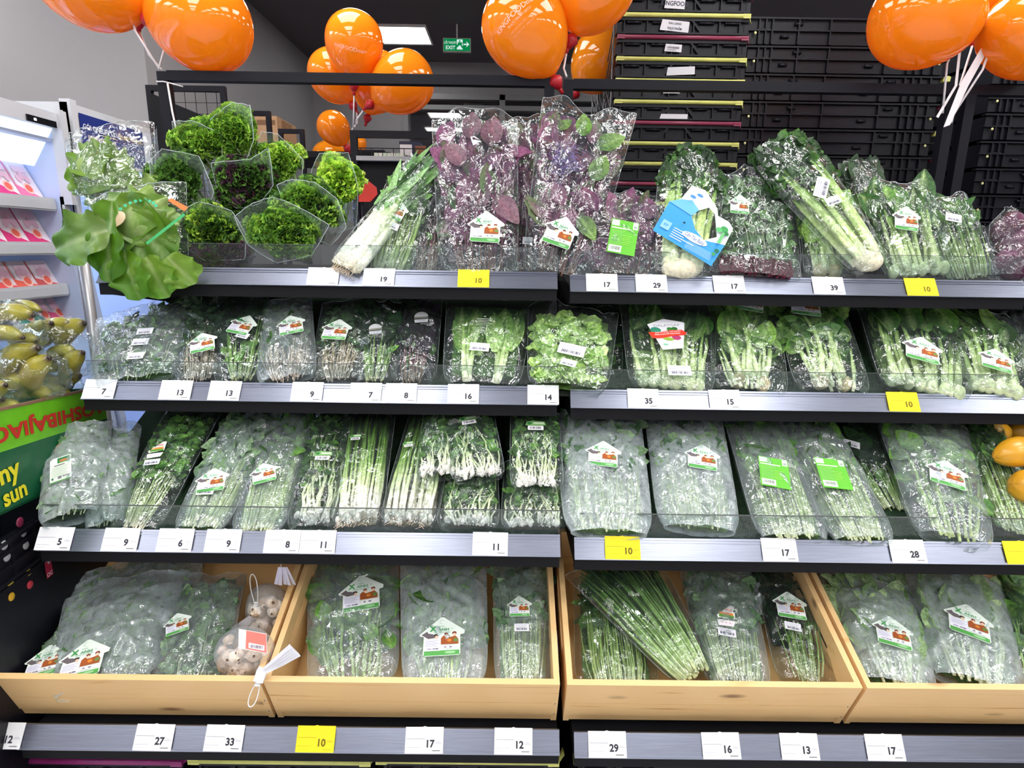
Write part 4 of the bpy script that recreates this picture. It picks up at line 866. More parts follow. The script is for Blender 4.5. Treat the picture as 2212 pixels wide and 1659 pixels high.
kale('small lime curly lettuce head low behind the front sleeves', 448, 498, 60, 46, 1.72, KY[:2]+KD, (-.1, -.85, .5), seed=9, n=320, rim=[(376, 462), (395, 525), (440, 562), (528, 560), (530, 505), (500, 455), (430, 436)])
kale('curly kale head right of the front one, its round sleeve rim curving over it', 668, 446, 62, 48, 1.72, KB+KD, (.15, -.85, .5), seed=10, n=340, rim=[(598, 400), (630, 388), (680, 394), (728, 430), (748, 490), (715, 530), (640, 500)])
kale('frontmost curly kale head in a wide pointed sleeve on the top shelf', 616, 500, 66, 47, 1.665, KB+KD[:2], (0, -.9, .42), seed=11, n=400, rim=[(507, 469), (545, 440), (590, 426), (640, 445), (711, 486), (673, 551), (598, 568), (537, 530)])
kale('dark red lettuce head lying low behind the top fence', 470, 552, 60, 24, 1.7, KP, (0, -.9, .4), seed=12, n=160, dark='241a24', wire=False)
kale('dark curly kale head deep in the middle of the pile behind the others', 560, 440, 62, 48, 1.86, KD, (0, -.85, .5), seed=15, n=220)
# ---------------------------------------------------------------- butterhead lettuces
def crumple(P, rg, amp):
    x, y, z = P[..., 0], P[..., 1], P[..., 2]; o = np.zeros(P.shape[:2]); q = [rg.uniform(0, 6.28) for _ in range(6)]
    for k, (f_, am) in enumerate(((38, 1.), (75, .55), (140, .28))):
        o = o+am*np.sin(x*f_+q[k]+1.5*np.sin(z*f_*.8+q[k+3]))*np.cos(z*f_*.9+y*f_*.6+q[k+3])
    return o*amp
def cup_leaf(mb, c, R, ax, up, wid, hgt, flare, rg, cb, ct, amp=.004, ruf=.011):
    """broad crumpled leaf wrapped round a head; ax = middle of the leaf, up = towards its margin"""
    ax = nrm(ax); up = nrm(np.array(up)-ax*(ax@np.array(up))); sd = np.cross(up, ax); nu, nv = 20, 26
    s = np.linspace(0, 1, nu)[:, None]+np.zeros((1, nv)); t = np.linspace(-1, 1, nv)[None]+np.zeros((nu, 1))
    wprof = (.35+.65*np.sin(np.clip(s*1.15, 0, 1)*math.pi*.5))*wid; sh = s*(1-.22*t**2)
    al = (sh-.55)*hgt; be = t*wprof
    D_ = (np.cos(al)*np.cos(be))[..., None]*ax+(np.sin(al))[..., None]*up+(np.cos(al)*np.sin(be))[..., None]*sd
    m_ = np.clip(np.maximum(s, np.abs(t)*.95), 0, 1)**5
    rad = R*(1+flare*m_+flare*.3*s**2)+ruf*m_*np.sin(t*11+rg.uniform(0, 6)+s*7)
    P = c+D_*rad[..., None]; P = P+D_*crumple(P, rg, amp)[..., None]
    k = np.clip(s*1.05, 0, 1)[..., None]; C_ = np.array(lin(cb))*(1-k)+np.array(lin(ct))*k
    v_ = np.exp(-(t*6)**2)[..., None]*(1-.6*s[..., None]); C_ = C_*(1-.5*v_)+np.array(lin('dfe8b4'))*.5*v_
    for q in (-.75, -.38, .38, .75): v_ = np.exp(-((t-q*s*1.2)*16)**2)[..., None]; C_ = C_*(1-.3*v_)+np.array(lin('d2e2a0'))*.3*v_
    mb.grid(P, C_)
def lettuce(label, u, v, y, r_px, cups, leaves, seed):
    rg = random.Random(seed); c = at(u, v, y); R = px2m(r_px, c); g = empty('butterhead_lettuce', c, label, 'lettuce', 'butterhead lettuces in clear bags')
    mb = MB(); mb.ell(c, (R*.85, R*.7, R*.8), lin('7fa048'), jit=.04)
    for (ang, tilt, rs, wid, hgt, fl, cb, ct) in cups:
        up = np.array([math.sin(ang), -.15, math.cos(ang)]); ax = np.array([0, -1, .3])*math.cos(tilt)+up*math.sin(tilt)
        cup_leaf(mb, c, R*rs, ax, up, wid, hgt, fl, rg, cb, ct)
    for (du, dv, ang, L_, W_, cb, ct, curl) in leaves:
        d_ = nrm((math.sin(ang), -.12, math.cos(ang))); b0 = at(u+du, v+dv, min(y-R*.8, 1.535) if y < 1.7 else y-R*.8); n0 = nrm((.25*math.cos(ang), -1, .35)); L_, W_ = px2m(L_, b0), px2m(W_, b0)
        s_ = nrm(np.cross(d_, n0)); nn = np.cross(s_, d_); nu, nv = 24, 22
        s = np.linspace(0, 1, nu)[:, None]+np.zeros((1, nv)); t = np.linspace(-1, 1, nv)[None]+np.zeros((nu, 1))
        pr = (.30+.70*np.sin(np.clip(s, 0, 1)**.8*math.pi*.62)**.8); end = s*(1-.25*t**2*s); ph = rg.uniform(0, 6)
        P = b0+(end*L_)[..., None]*d_+(t*pr*W_*.5*(1+.05*np.sin(s*14+ph)))[..., None]*s_+(-curl*L_*s**2+.10*W_*t**2+.09*W_*np.clip(np.abs(t), 0, 1)**3*np.sin(s*13+ph+t)+.05*W_*s**4*np.sin(t*9+ph))[..., None]*nn
        P = P+nn*crumple(P, rg, .004)[..., None]
        k = np.clip(s, 0, 1)[..., None]; C_ = np.array(lin(cb))*(1-k)+np.array(lin(ct))*k; v_ = np.exp(-(t*9)**2)[..., None]*(1-.7*s[..., None]); C_ = C_*(1-.55*v_)+np.array(lin('d8e4a8'))*.55*v_
        mb.grid(P, C_)
    mb.build('leaves', M_LETT, g, c); return g, c, R
LA, LB_, LC_ = 'a8c070', '8cae48', '6f9a30'
gA, cA, RA = lettuce('upper butterhead lettuce in a clear bag at the left end of the top shelf', 255, 398, 1.80, 60,
  [(-.2, .2, .95, .9, 1.9, .22, LA, LB_), (.7, .25, 1.0, .8, 1.8, .25, LA, LB_), (-1.1, .3, 1.02, .8, 1.7, .3, LB_, LC_), (1.6, .3, 1.0, .8, 1.7, .2, LA, LB_), (2.9, .3, .98, .9, 1.6, .2, LA, LC_), (-2.0, .3, 1.0, .8, 1.6, .25, LB_, LC_), (.3, -.1, .8, .8, 1.5, .1, 'b8cc80', LA), (-.5, .6, 1.1, .6, 1.2, .3, LB_, LC_)],
  [(-40, 20, -.5, 80, 75, LB_, '6f9a38', .15), (40, 30, 1.2, 70, 80, LA, LB_, .15)], 21)
gB, cB_, RB = lettuce('lower butterhead lettuce with large loose leaves hanging over the left end of the top rail', 328, 500, 1.66, 74,
  [(-.3, .2, .95, .9, 1.9, .2, LB_, LC_), (.8, .2, 1.0, .9, 1.9, .18, LA, LB_), (2.2, .25, 1.0, .9, 1.8, .22, LB_, LC_), (-1.6, .3, 1.02, .8, 1.6, .3, LC_, '5c8a24'), (3.3, .3, 1.05, .9, 1.5, .32, '7ca430', '5c9020'), (0.1, -.15, .85, .8, 1.5, .08, 'a8c070', LB_), (1.5, .4, 1.0, .7, 1.5, .2, LB_, LC_), (2.7, .5, 1.05, .8, 1.4, .3, LB_, '5c9020')],
  [(-85, -5, -1.85, 140, 120, '7c9c40', '56842a', .12), (-85, -65, 3.35, 175, 92, '6c9c20', '4c8410', .1), (-60, 40, 2.95, 110, 95, '76a428', '56901a', .1), (-15, 55, 2.7, 95, 95, '8cb040', '66a028', .12), (35, 55, 2.4, 75, 80, '8cb040', '74a030', .15)], 22)
for gg, cc, B0, T0, w0, w1, yy in ((gA, cA, (265, 470), (240, 290), 160, 190, 1.735), (gB, cB_, (330, 600), (300, 425), 165, 210, 1.61)):
    b0, t0 = at(*B0, yy), at(*T0, yy+.12); ff = Frame(b0, t0, px2m(w0, b0), px2m(w1, t0), .075, 5, topth=.35)
    o = ff.film(gg, F_CLEAR, 14, .006); o.location = [float(x) for x in (b0-cc)]
    if gg is gB:
        p, s = padpx(ff, 268, 462, 90, 28, .05); p.disc(-.22*s, .02*s, .24*s, .2*s, 'f0d0b0', 16)
        for a in np.linspace(2.9, -.1, 15): p.disc((.05+.62*math.cos(a))*s, (-.35+.5*math.sin(a))*s, .04*s, .05*s, '3fae84', 7)
        p.rect(-.1*s, -1.12*s, 1.0*s, -1.04*s, '3a9a5c'); p.shape([(.95*s, -.5*s), (1.05*s, -.5*s), (1.18*s, -1.0*s), (1.05*s, -1.02*s)], 'd8743c')
        p.mb.build('printed_band', M_PRINT, gg, cc)

# ---------------------------------------------------------------- wooden crates
M_WOOD, nt, ns, L = newmat('pine_boards')
out = N(ns, 'ShaderNodeOutputMaterial'); p_ = N(ns, 'ShaderNodeBsdfPrincipled'); p_.inputs['Roughness'].default_value = .45; L.new(p_.outputs[0], out.inputs[0])
tc = N(ns, 'ShaderNodeTexCoord'); at_ = N(ns, 'ShaderNodeAttribute', attribute_name='col')
ad = N(ns, 'ShaderNodeVectorMath', operation='ADD'); L.new(tc.outputs['Object'], ad.inputs[0]); L.new(at_.outputs['Color'], ad.inputs[1])
mp = N(ns, 'ShaderNodeMapping'); mp.inputs['Scale'].default_value = (1.3, 5, 26); L.new(ad.outputs[0], mp.inputs[0])
n1 = N(ns, 'ShaderNodeTexNoise'); n1.inputs['Scale'].default_value = 2.2; n1.inputs['Detail'].default_value = 2; n1.inputs['Distortion'].default_value = .8; L.new(mp.outputs[0], n1.inputs[0])
wv = N(ns, 'ShaderNodeMath', operation='MULTIPLY'); wv.inputs[1].default_value = 10.; L.new(n1.outputs[0], wv.inputs[0])
sn = N(ns, 'ShaderNodeMath', operation='SINE'); L.new(wv.outputs[0], sn.inputs[0])
cr = N(ns, 'ShaderNodeValToRGB'); L.new(sn.outputs[0], cr.inputs[0]); e_ = cr.color_ramp.elements
e_[0].position = .0; e_[0].color = lin('ecc48a')+(1,); e_[1].position = 1; e_[1].color = lin('b98248')+(1,); q = e_.new(.55); q.color = lin('e6bb7e')+(1,); q = e_.new(.85); q.color = lin('d9a466')+(1,)
vo = N(ns, 'ShaderNodeTexVoronoi'); vo.inputs['Scale'].default_value = 1.0; mp2 = N(ns, 'ShaderNodeMapping'); mp2.inputs['Scale'].default_value = (4.4, 8, 14); L.new(ad.outputs[0], mp2.inputs[0]); L.new(mp2.outputs[0], vo.inputs[0])
kr = N(ns, 'ShaderNodeMapRange'); kr.inputs[1].default_value = .05; kr.inputs[2].default_value = .16; kr.inputs[3].default_value = .8; kr.inputs[4].default_value = 0; L.new(vo.outputs['Distance'], kr.inputs[0])
mx = N(ns, 'ShaderNodeMix', data_type='RGBA'); mx.inputs[7].default_value = lin('6e3a1c')+(1,); L.new(kr.outputs[0], mx.inputs[0]); L.new(cr.outputs[0], mx.inputs[6]); L.new(mx.outputs[2], p_.inputs['Base Color'])
def crate(label, x0, x1, k):
    ang = math.radians(22); D_, H_ = .44, .155; th = .013
    Yv = np.array([0, math.cos(ang), math.sin(ang)]); Zv = np.array([0, -math.sin(ang), math.cos(ang)]); O = np.array([x0, 1.118, 1.5-.925])-Zv*H_
    Mx = (np.stack([[1, 0, 0], Yv, Zv], 1), O); w = x1-x0
    g = empty('wooden_crate', O, label, 'wooden crate', 'pine crates holding bagged greens')
    g.rotation_euler = (ang, 0, 0)
    B = lambda name, bs: [None for _ in (0,)] and None
    def part(name, boxes):
        mb = MB()
        for i, (lo, hi) in enumerate(boxes): mb.box(lo, hi, (.37*i+.9*k, .21*i+k*.3, .43*i+.17*k))
        return mb.build(name, M_WOOD, g)
    part('front_board', [((th, 0, .078), (w-th, th, H_)), ((th, 0, .026), (w-th, th, .0765)), ((th, .003, 0), (w-th, th, .0245))])
    for nme, xa in (('side_board', 0), ('side_board', w-th)):
        part(nme, [((xa, 0, 0), (xa+th, .12, H_)), ((xa, .12, .0), (xa+th, .32, .085)), ((xa, .12, .115), (xa+th, .32, H_)), ((xa, .32, 0), (xa+th, D_, H_))])
    part('back_board', [((th, D_-th, 0), (w-th, D_, .05)), ((th, D_-th, .052), (w-th, D_, H_))]); part('floor_board', [((th, th, 0), (w-th, D_-th, .008))])
    sc = MB()
    for zz in (.03, .075): sc.ell((w-th/2, -.0005, zz), (.002, .001, .002), nu=5, nv=7)
    sc.build('nail', M_ALU, g)
    # wedge under the raised back
    mb = MB(); y0 = -.02; 
    mb.box((.02, .36, -.11), (w-.02, .40, -.002)); mb.build('support_batten', M_WOOD, g)
crate('leftmost wooden crate cut by the left edge, holding herbs and mushrooms', -1.175, -.533, 1)
crate('second wooden crate from the left, holding three upright fogged bags', -.525, .118, 2)
crate('third wooden crate from the left, holding the diagonal bag of stems', .134, .777, 3)
crate('rightmost wooden crate cut by the right edge, holding pale fogged lettuce', .787, 1.43, 4)

# ---------------------------------------------------------------- mushrooms in nets
F_NET = film_mat('white_net', .2, (.95, .93, .95), (.04, .25), 40, .4, 220, .2)
def nets(label, u, v, rx, ry, y, neck, tail, loop, seed, yn=.03, yl=.03):
    rg = random.Random(seed); c = at(u, v, y); a, b = px2m(rx, c), px2m(ry, c); g = empty('netted_mushrooms', c, label, 'mushrooms', 'mushrooms in white net bags')
    for i in range(30):
        th = rg.uniform(0, 6.28); q = math.sqrt(rg.random())*.78; P0 = c+np.array([a*q*math.cos(th), -.022*(1-q*q)+rg.uniform(-.012, .012), b*q*math.sin(th)])
        r = rg.uniform(.012, .018); m = MB(); col = np.array(lin(rg.choice(('e6d6c4', 'dcc8b0', 'efe4d6', 'bfa68a'))))
        d = nrm((rg.gauss(0, .6), -1, rg.gauss(0, .6))); X = nrm(np.cross(d, (0, 0, 1))); U = np.cross(X, d); ax = np.stack([X, U, d])
        m.ell(P0, (r, r, r*.72), col, ax=ax, nu=9, nv=12); m.ell(P0+d*r*.55, (r*.42, r*.42, r*.5), lin('e2d2bc'), ax=ax, nu=6, nv=9); m.ell(P0+d*r*.98, (r*.2, r*.2, r*.1), lin('6a5040'), ax=ax, nu=5, nv=7)
        m.build('mushroom', M_PROD, g, c)
    nk = at(*neck, y-yn); tl = at(*tail, y-yn-.005); nm = MB(); rows = []
    ph, th = np.linspace(0, math.pi, 14), np.arange(20)*2*math.pi/20
    P = np.stack([np.outer(np.sin(ph), np.cos(th))*a*1.02, np.outer(np.sin(ph), np.sin(th))*.045, np.outer(np.cos(ph), np.ones(20))*b*1.02], -1)+c
    pull = np.clip(1-np.linalg.norm(P-nk, axis=2)/(a*1.1), 0, 1)[..., None]**1.6; P = P*(1-pull)+nk*pull
    nm.grid(P, wrap=True).build('net', F_NET, g, c)
    t = nrm(tl-nk); s_ = np.cross(t, (0, -1, 0)); tm = MB(); L_ = np.linalg.norm(tl-nk)
    for k_ in range(5):
        q = (k_-2)/2; tm.grid(np.stack([[nk+s_*q*.004+(0, -.001*k_, 0), nk+s_*(q*.004+.004)-(0, .003, 0)], [nk+t*L_*.5+s_*q*.009, nk+t*L_*.5+s_*(q*.009+.007)-(0, .004, 0)], [tl+s_*q*.013, tl+s_*(q*.013+.009)-(0, .003, 0)]]))
    tm.build('net_tail', mat('net_fabric', (.75, .75, .8), .7), g, c)
    cl = MB(); d2 = nrm(at(*loop, y-yl)-nk); Xc = np.cross(d2, (0, -1, 0)); cl.box((-.011, -.006, -.012), (.011, .006, .012), M=(np.stack([Xc, (0, 1, 0), d2], 1), nk+d2*.008))
    for q in (1.5, 2., 2.5): cl.ell(nk+d2*.012*q, (.008, .004, .0025), nu=5, nv=8)
    cl.build('tie_clip', M_WHITE, g, c)
    e1 = at(*loop, y-yl); Ll = np.linalg.norm(e1-nk); pts = [nk+d2*(.02+(Ll-.02)*(.5-.5*math.cos(q)))+Xc*.011*math.sin(q)*(.5+.5*(.5-.5*math.cos(q))) for q in np.linspace(0, 2*math.pi, 25)]
    MB().tube(pts, .0013, 6).build('tie_loop', M_WHITE, g, c); return g, c
gm, cm = nets('upper net bag of small brown-white mushrooms leaning on the crate side', 578, 1320, 48, 62, 1.36, (556, 1325), (490, 1385), (545, 1240), 41)
gm2, cm2 = nets('lower net bag of mushrooms with a red label hanging over the crate front', 530, 1412, 64, 60, 1.19, (566, 1450), (635, 1400), (540, 1527), 42, .075, .098)
X_, Y_ = np.array([1, 0, 0]), nrm((0, .3, .95)); p = Pad(at(547, 1385, 1.13), rot2([(1, 0)], -.0)[0]+(0,), Y_, .0003); p.X = nrm((1, 0, -.12)); s = .062
p.slab(Q([(-.5, -.3), (.5, -.36), (.45, .3), (-.52, .36)]), 'f2e4e2', .0004); p.shape(Q([(-.25, -.28), (.48, -.34), (.44, .28), (-.25, .33)]), 'ea8478'); p.shape(Q([(-.15, -.24), (.4, -.28), (.4, -.1), (-.15, -.06)]), 'f4eef4')
p.bars(-.1*s, -.22*s, .35*s, -.12*s, '8a7a8c', 12, 3); p.mb.build('paper_label', M_PRINT, gm2, cm2)
# hook strap hanging from the rail above the mushrooms
c = at(604, 1215, 1.30); g = empty('hanging_net_strap', c, 'lavender net strap hanging below the third rail above the mushrooms', 'strap')
m = MB(); e0, e1, e2 = at(604, 1203, 1.27), at(608, 1225, 1.28), at(612, 1262, 1.31); m.tube([e0, e1], .001, 5); m.build('cord', M_WHITE, g, c)
m = MB()
for k_ in range(5): o_ = np.array([(k_-2)*.008, -.002*(k_ % 2), 0]); m.grid(np.stack([[e1+o_*.5, e1+o_*.5+(.006, 0, 0)], [e2+o_*1.4, e2+o_*1.4+(.01, -.003, 0)]]))
m.build('net_fabric', mat('lavender_net', (.62, .62, .78), .7), g, c)

# ---------------------------------------------------------------- papayas at the right end of the third shelf
M_PAPA = mat('ripe_papaya_skin', lin('d99a20'), .35, var=.5, scale=9, coat=.3)
for (u, v, rx, ry, y, q, lab) in ((2192, 978, 44, 32, 1.42, .3, 'largest yellow papaya at the right edge of the third shelf'), (2150, 935, 30, 24, 1.6, .1, 'shaded orange papaya at the back of the third shelf, upper left of the pile'),
        (2205, 930, 30, 24, 1.62, 0, 'shaded orange papaya at the back of the third shelf by the right edge'), (2212, 1050, 26, 36, 1.36, -.2, 'lowest yellow papaya cut by the right edge')):
    c = at(u, v, y); m = MB(); a, b = px2m(rx, c), px2m(ry, c)
    ph = np.linspace(0, math.pi, 16); th = np.arange(20)*2*math.pi/20; rr = np.sin(ph)*(1+.16*np.cos(ph))
    P = np.stack([np.outer(np.cos(ph), np.ones(20))*a, np.outer(rr, np.cos(th))*b, np.outer(rr, np.sin(th))*b*(1+.0)], -1)
    P = P*(1+.02*np.cos(5*th)[None, :, None]); Rq = np.array([[math.cos(q), 0, math.sin(q)], [0, 1, 0], [-math.sin(q), 0, math.cos(q)]])
    m.grid(P@Rq+c, wrap=True); o = m.build('papaya', M_PAPA, None, c); o.location = [float(x) for x in c]; tag(o, lab, 'papaya', 'papayas on the third shelf')
# ---------------------------------------------------------------- folded black crates
M_TRIM = attr_mat('crate_trim', .4, .08, 25, bump=0)
TY, TR = 'd2d478', '8a3450'
def crate_master(w, d, h, style):
    """folded crate, front face at y=0, with coloured trim bar"""
    mb = MB(); mb.box((.012, .012, .004), (w-.012, d, h-.012))
    if style == 'narrow':
        mb.box((0, .0, h-.022), (w, .02, h-.012)); mb.box((0, .0, .006), (w, .016, .012))
        for x in (.02, .1, .19, w-.19, w-.1, w-.03): mb.box((x-.002, .002, .008), (x+.002, .016, h-.014))
        mb.prism([(.16, .001, .012), (.168, .001, .012), (.2, .001, h-.02), (.192, .001, h-.02)], (0, .012, 0)); mb.prism([(w-.168, .001, .012), (w-.16, .001, .012), (w-.192, .001, h-.02), (w-.2, .001, h-.02)], (0, .012, 0))
        for x in (.055, .145, w-.145, w-.055): mb.tube([(x-.026, .006, h*.62), (x+.026, .006, h*.62)], .0045, 6)
        mb.box((-.004, .01, .01), (.012, .05, h*.6)); mb.box((w-.012, .01, .01), (w+.004, .05, h*.6))
    else:
        mb.box((0, .0, h-.010), (w, .02, h-.004)); mb.box((0, .0, h*.5-.002), (w, .014, h*.5+.002))
        for x in (.05, .075, .1, .2, .32, w-.24, w-.15, w-.12, w-.09, w-.05): mb.box((x-.003, .002, .004), (x+.003, .016, h-.006))
        for x in (.15, w-.3, .2, w-.2): mb.tube([(x-.016, .008, h*(.3 if x in (.15, w-.3) else .75)), (x+.016, .008, h*(.3 if x in (.15, w-.3) else .75))], .006, 8)
        for x0, x1 in ((.02, .11), (.2, .32), (w-.2, w-.1)):
            xs = np.linspace(x0, x1, 7); mb.tube([(x, .004, h*.47+.008*math.sin((x-x0)/(x1-x0)*math.pi)) for x in xs], .002, 4)
    me = mb; o = me.build('crate_body', M_CRATE); return o
def trim_obj(w, h, col, style):
    m = MB()
    if style == 'narrow':
        m.tube([(.0, -.002, h-.005), (w, -.002, h-.005)], .0072, 8, lin(col)); m.box((-.002, -.008, h-.012), (.024, .012, h+.001), lin(col)); m.box((w-.024, -.008, h-.013), (w+.002, .012, h+.001), lin(col))
        m.prism([(w+.001, .0, h-.012), (w+.018, .03, h-.018), (w+.014, .03, h-.002), (w+.001, .0, h)], (0, .01, 0), lin(col))
    else:
        m.prism([(w-.005, -.002, h-.022), (w+.02, -.002, h-.022), (w+.022, -.002, h-.006), (w+.012, -.002, h-.002), (w-.005, -.002, h-.006)], (0, .02, 0), lin(col))
        m.ell((.035, .0, h*.4), (.005, .002, .005), lin('d8d89a')); m.ell((w-.035, .0, h*.4), (.005, .002, .005), lin('d8d89a'))
    return m.build('coloured_trim', M_TRIM)
masters = {}
def stack_crate(x, y, z, w, d, h, style, col, label, group, sticker_=None, name='folded_crate'):
    k = (w, d, h, style)
    if k not in masters: masters[k] = crate_master(w, d, h, style); first = True
    else: first = False
    g = empty(name, (x, y, z), label, 'folding crate', group)
    b = masters[k] if first else masters[k].copy()
    if not first: COL.objects.link(b)
    b.parent = g
    k2 = k+(col,)
    if k2 not in masters: masters[k2] = trim_obj(w, h, col, style); t = masters[k2]
    else: t = masters[k2].copy(); COL.objects.link(t)
    t.parent = g
    if sticker_:
        p = Pad((w*sticker_[0], -.0015, h*sticker_[1]), (math.cos(sticker_[4]), 0, math.sin(sticker_[4])), (0, 0, 1), .0005); a, b_ = sticker_[2], sticker_[3]
        p.slab([(-a, -b_), (a, -b_), (a, b_), (-a*.9, b_)], 'dcdce2', .0004)
        if sticker_[5] == 'bars': p.bars(-a*.7, -b_*.2, a*.7, b_*.35, '50505a', 18, 4); p.rect(-a*.7, -b_*.6, a*.3, -b_*.45, '8c8c96')
        elif sticker_[5]:
            ls = sticker_[5].split('|')
            for i, t_ in enumerate(ls): p.text(t_, 0, b_*(.45-.9*i/max(1, len(ls)-1)) if len(ls) > 1 else 0, b_*(.9 if len(ls) == 1 else .42), '3c3c4c', .02, sx=.9)
        p.mb.build('paper_label', M_PRINT, g)
    return g
# near stack: pixel rows of the trim bars
w1, h1 = .452, .0695; Y1 = 2.3; zt = at(1475, 30, Y1)[2]
cols = [TY, TR, TY, TY, TY, TR, TY, TY, TR, TY, TR, TY, TY]
ST = {-1: (.42, .45, .035, .016, -.04, 'KINGFOOD'), 0: (.43, .45, .05, .017, -.08, 'RAU LANG|THỰC PHẨM'), 1: (.43, .45, .03, .012, -.05, 'bars'), 2: (.5, .4, .05, .013, .05, None), 3: (.44, .55, .03, .014, 0, 'bars'), 4: (.47, .25, .05, .008, 0, None), 7: (.44, .5, .03, .012, .1, 'bars')}
ordn = ['topmost', 'second', 'third', 'fourth', 'fifth', 'sixth', 'seventh', 'eighth', 'ninth', 'tenth', 'eleventh', 'twelfth', 'thirteenth', 'fourteenth']
xs0 = at(1337, 40, Y1)[0]; nst = 13
for i in range(-1, nst-1):
    c_ = TY if i < 0 else cols[i+1] if i+1 < len(cols) else TY
    col = ([TY]+cols)[i+1] if i >= 0 else TY
    z = zt-h1*(i+1)
    col = [TR, TY, TR, TY, TY, TY, TR, TY, TY, TR, TY, TR, TY, TY][i+1]
    stack_crate(xs0-.004*((i*3) % 3), Y1, z, w1, .58, h1, 'narrow', col, '%s crate from the top in the near stack, black with a %s trim bar' % (ordn[i+1], 'yellow' if col == TY else 'crimson'), 'folded crates in the near stack', ST.get(i))
zb = zt-h1*(nst-1)
def stand(x0, x1, y0, y1, zt_, label):
    g = empty('crate_stand', (x0, y0, 0), label, 'stand', 'black stands under the crate stacks')
    MB().box((x0, y0, zt_-.03), (x1, y1, zt_-.001)).build('deck', M_BLACK, g, (x0, y0, 0))
    for xa in (x0+.01, x1-.05):
        for ya in (y0+.01, y1-.05): MB().box((xa, ya, 0), (xa+.04, ya+.04, zt_-.03)).build('leg', M_BLACK, g, (x0, y0, 0))
stand(xs0, xs0+w1, Y1, Y1+.58, zb, 'black stand carrying the near crate stack behind the produce bays')
# lattice flank of the near stack: netting wrapped round the side
net = MB(); xn = xs0-.012
for k in range(26):
    z0_ = zt+h1-.10-k*.045
    for q in (1, -1):
        a0 = (xn, Y1+.02, z0_); a1 = (xn, Y1+.56, z0_+q*.36)
        if min(a0[2], a1[2]) > zb-.02 and max(a0[2], a1[2]) < zt+h1: net.tube([a0, a1], .0022, 4, cap=False)
for yy in (Y1+.02, Y1+.2, Y1+.38, Y1+.56): net.tube([(xn, yy, zb), (xn, yy, zt+h1)], .003, 4)
o = net.build('black_netting', mat('black_netting', (.10, .10, .11), .3), None, (xn, Y1, zb)); o.location = (xn, Y1, zb); tag(o, 'black diamond netting wrapped on the left flank of the near crate stack', 'netting')
# wide stack behind
Y2 = 2.5; h2_ = .098; w2_ = .78; zt2 = at(1800, 36, Y2)[2]; xs2 = at(1600, 200, Y2)[0]
wcols = [TY, TR, TY, TR, TY, TR, TY, TR, TY, TY, TR]
for i in range(10):
    stack_crate(xs2+.004*(i % 2), Y2, zt2-h2_*(i+1), w2_, .5, h2_, 'wide', wcols[i], '%s crate from the top in the wide middle stack of black crates' % ordn[i], 'folded crates in the wide middle stack')
stand(xs2, xs2+w2_, Y2, Y2+.5, zt2-h2_*10, 'black stand carrying the wide middle crate stack')
xs3 = at(2085, 250, 2.5)[0]+.02
for i in range(11):
    stack_crate(xs3, 2.42, zt2+.05-h2_*(i+1), .80, .5, h2_, 'wide', wcols[(i+1) % 11], '%s crate from the top in the shaded right stack behind the cut-off frame' % ordn[i], 'folded crates in the right stack')
stand(xs3, xs3+.8, 2.42, 2.92, zt2+.05-h2_*11, 'black stand carrying the right crate stack')
# crates under the lowest shelf
for k, (ua, ub, col, lab, stl) in enumerate(((0, 395, '8a2a6a', 'black crate with a magenta trim under the lowest shelf, leftmost', 0), (412, 800, TY, 'black crate with a pale yellow trim under the lowest shelf, middle', 0), (815, 1205, TY, 'black yellow-trimmed crate under the lowest shelf, right of the middle one', 1), (1240, 1700, TY, 'black crate under the lowest shelf of the right bay', 0))):
    p0, p1 = at(ua, 1652, 1.17), at(ub, 1652, 1.17); w = p1[0]-p0[0]
    g = stack_crate(float(p0[0]), 1.17, p0[2]-.10, round(float(w), 3), .5, .12, 'narrow', col, lab, 'crates under the lowest shelf', (.85, .8, .03, .02, 0, None) if 0 else None)
    for lv in range(1):
        for xa in (.0, w-.03): MB().box((xa, .03, -(p0[2]-.10)), (xa+.03, .45, 0)).build('runner', M_CRATE, g)
# ---------------------------------------------------------------- balloons
M_BALL, nt, ns, L = newmat('orange_latex')
out = N(ns, 'ShaderNodeOutputMaterial'); p_ = N(ns, 'ShaderNodeBsdfPrincipled'); p_.inputs['Base Color'].default_value = (1, .32, .012, 1); p_.inputs['Roughness'].default_value = .07; p_.inputs['Coat Weight'].default_value = .6; p_.inputs['Coat Roughness'].default_value = .03
t_ = N(ns, 'ShaderNodeBsdfTranslucent'); t_.inputs[0].default_value = (1, .42, .03, 1); m_ = N(ns, 'ShaderNodeMixShader'); m_.inputs[0].default_value = .35
L.new(p_.outputs[0], m_.inputs[1]); L.new(t_.outputs[0], m_.inputs[2]); L.new(m_.outputs[0], out.inputs[0])
M_KNOT = mat('red_balloon_cup', (.45, .01, .02), .4); M_STICK = mat('white_plastic_stick', (.85, .8, .82), .4); M_INK = mat('pale_balloon_ink', (1., .55, .38), .4, var=.02)
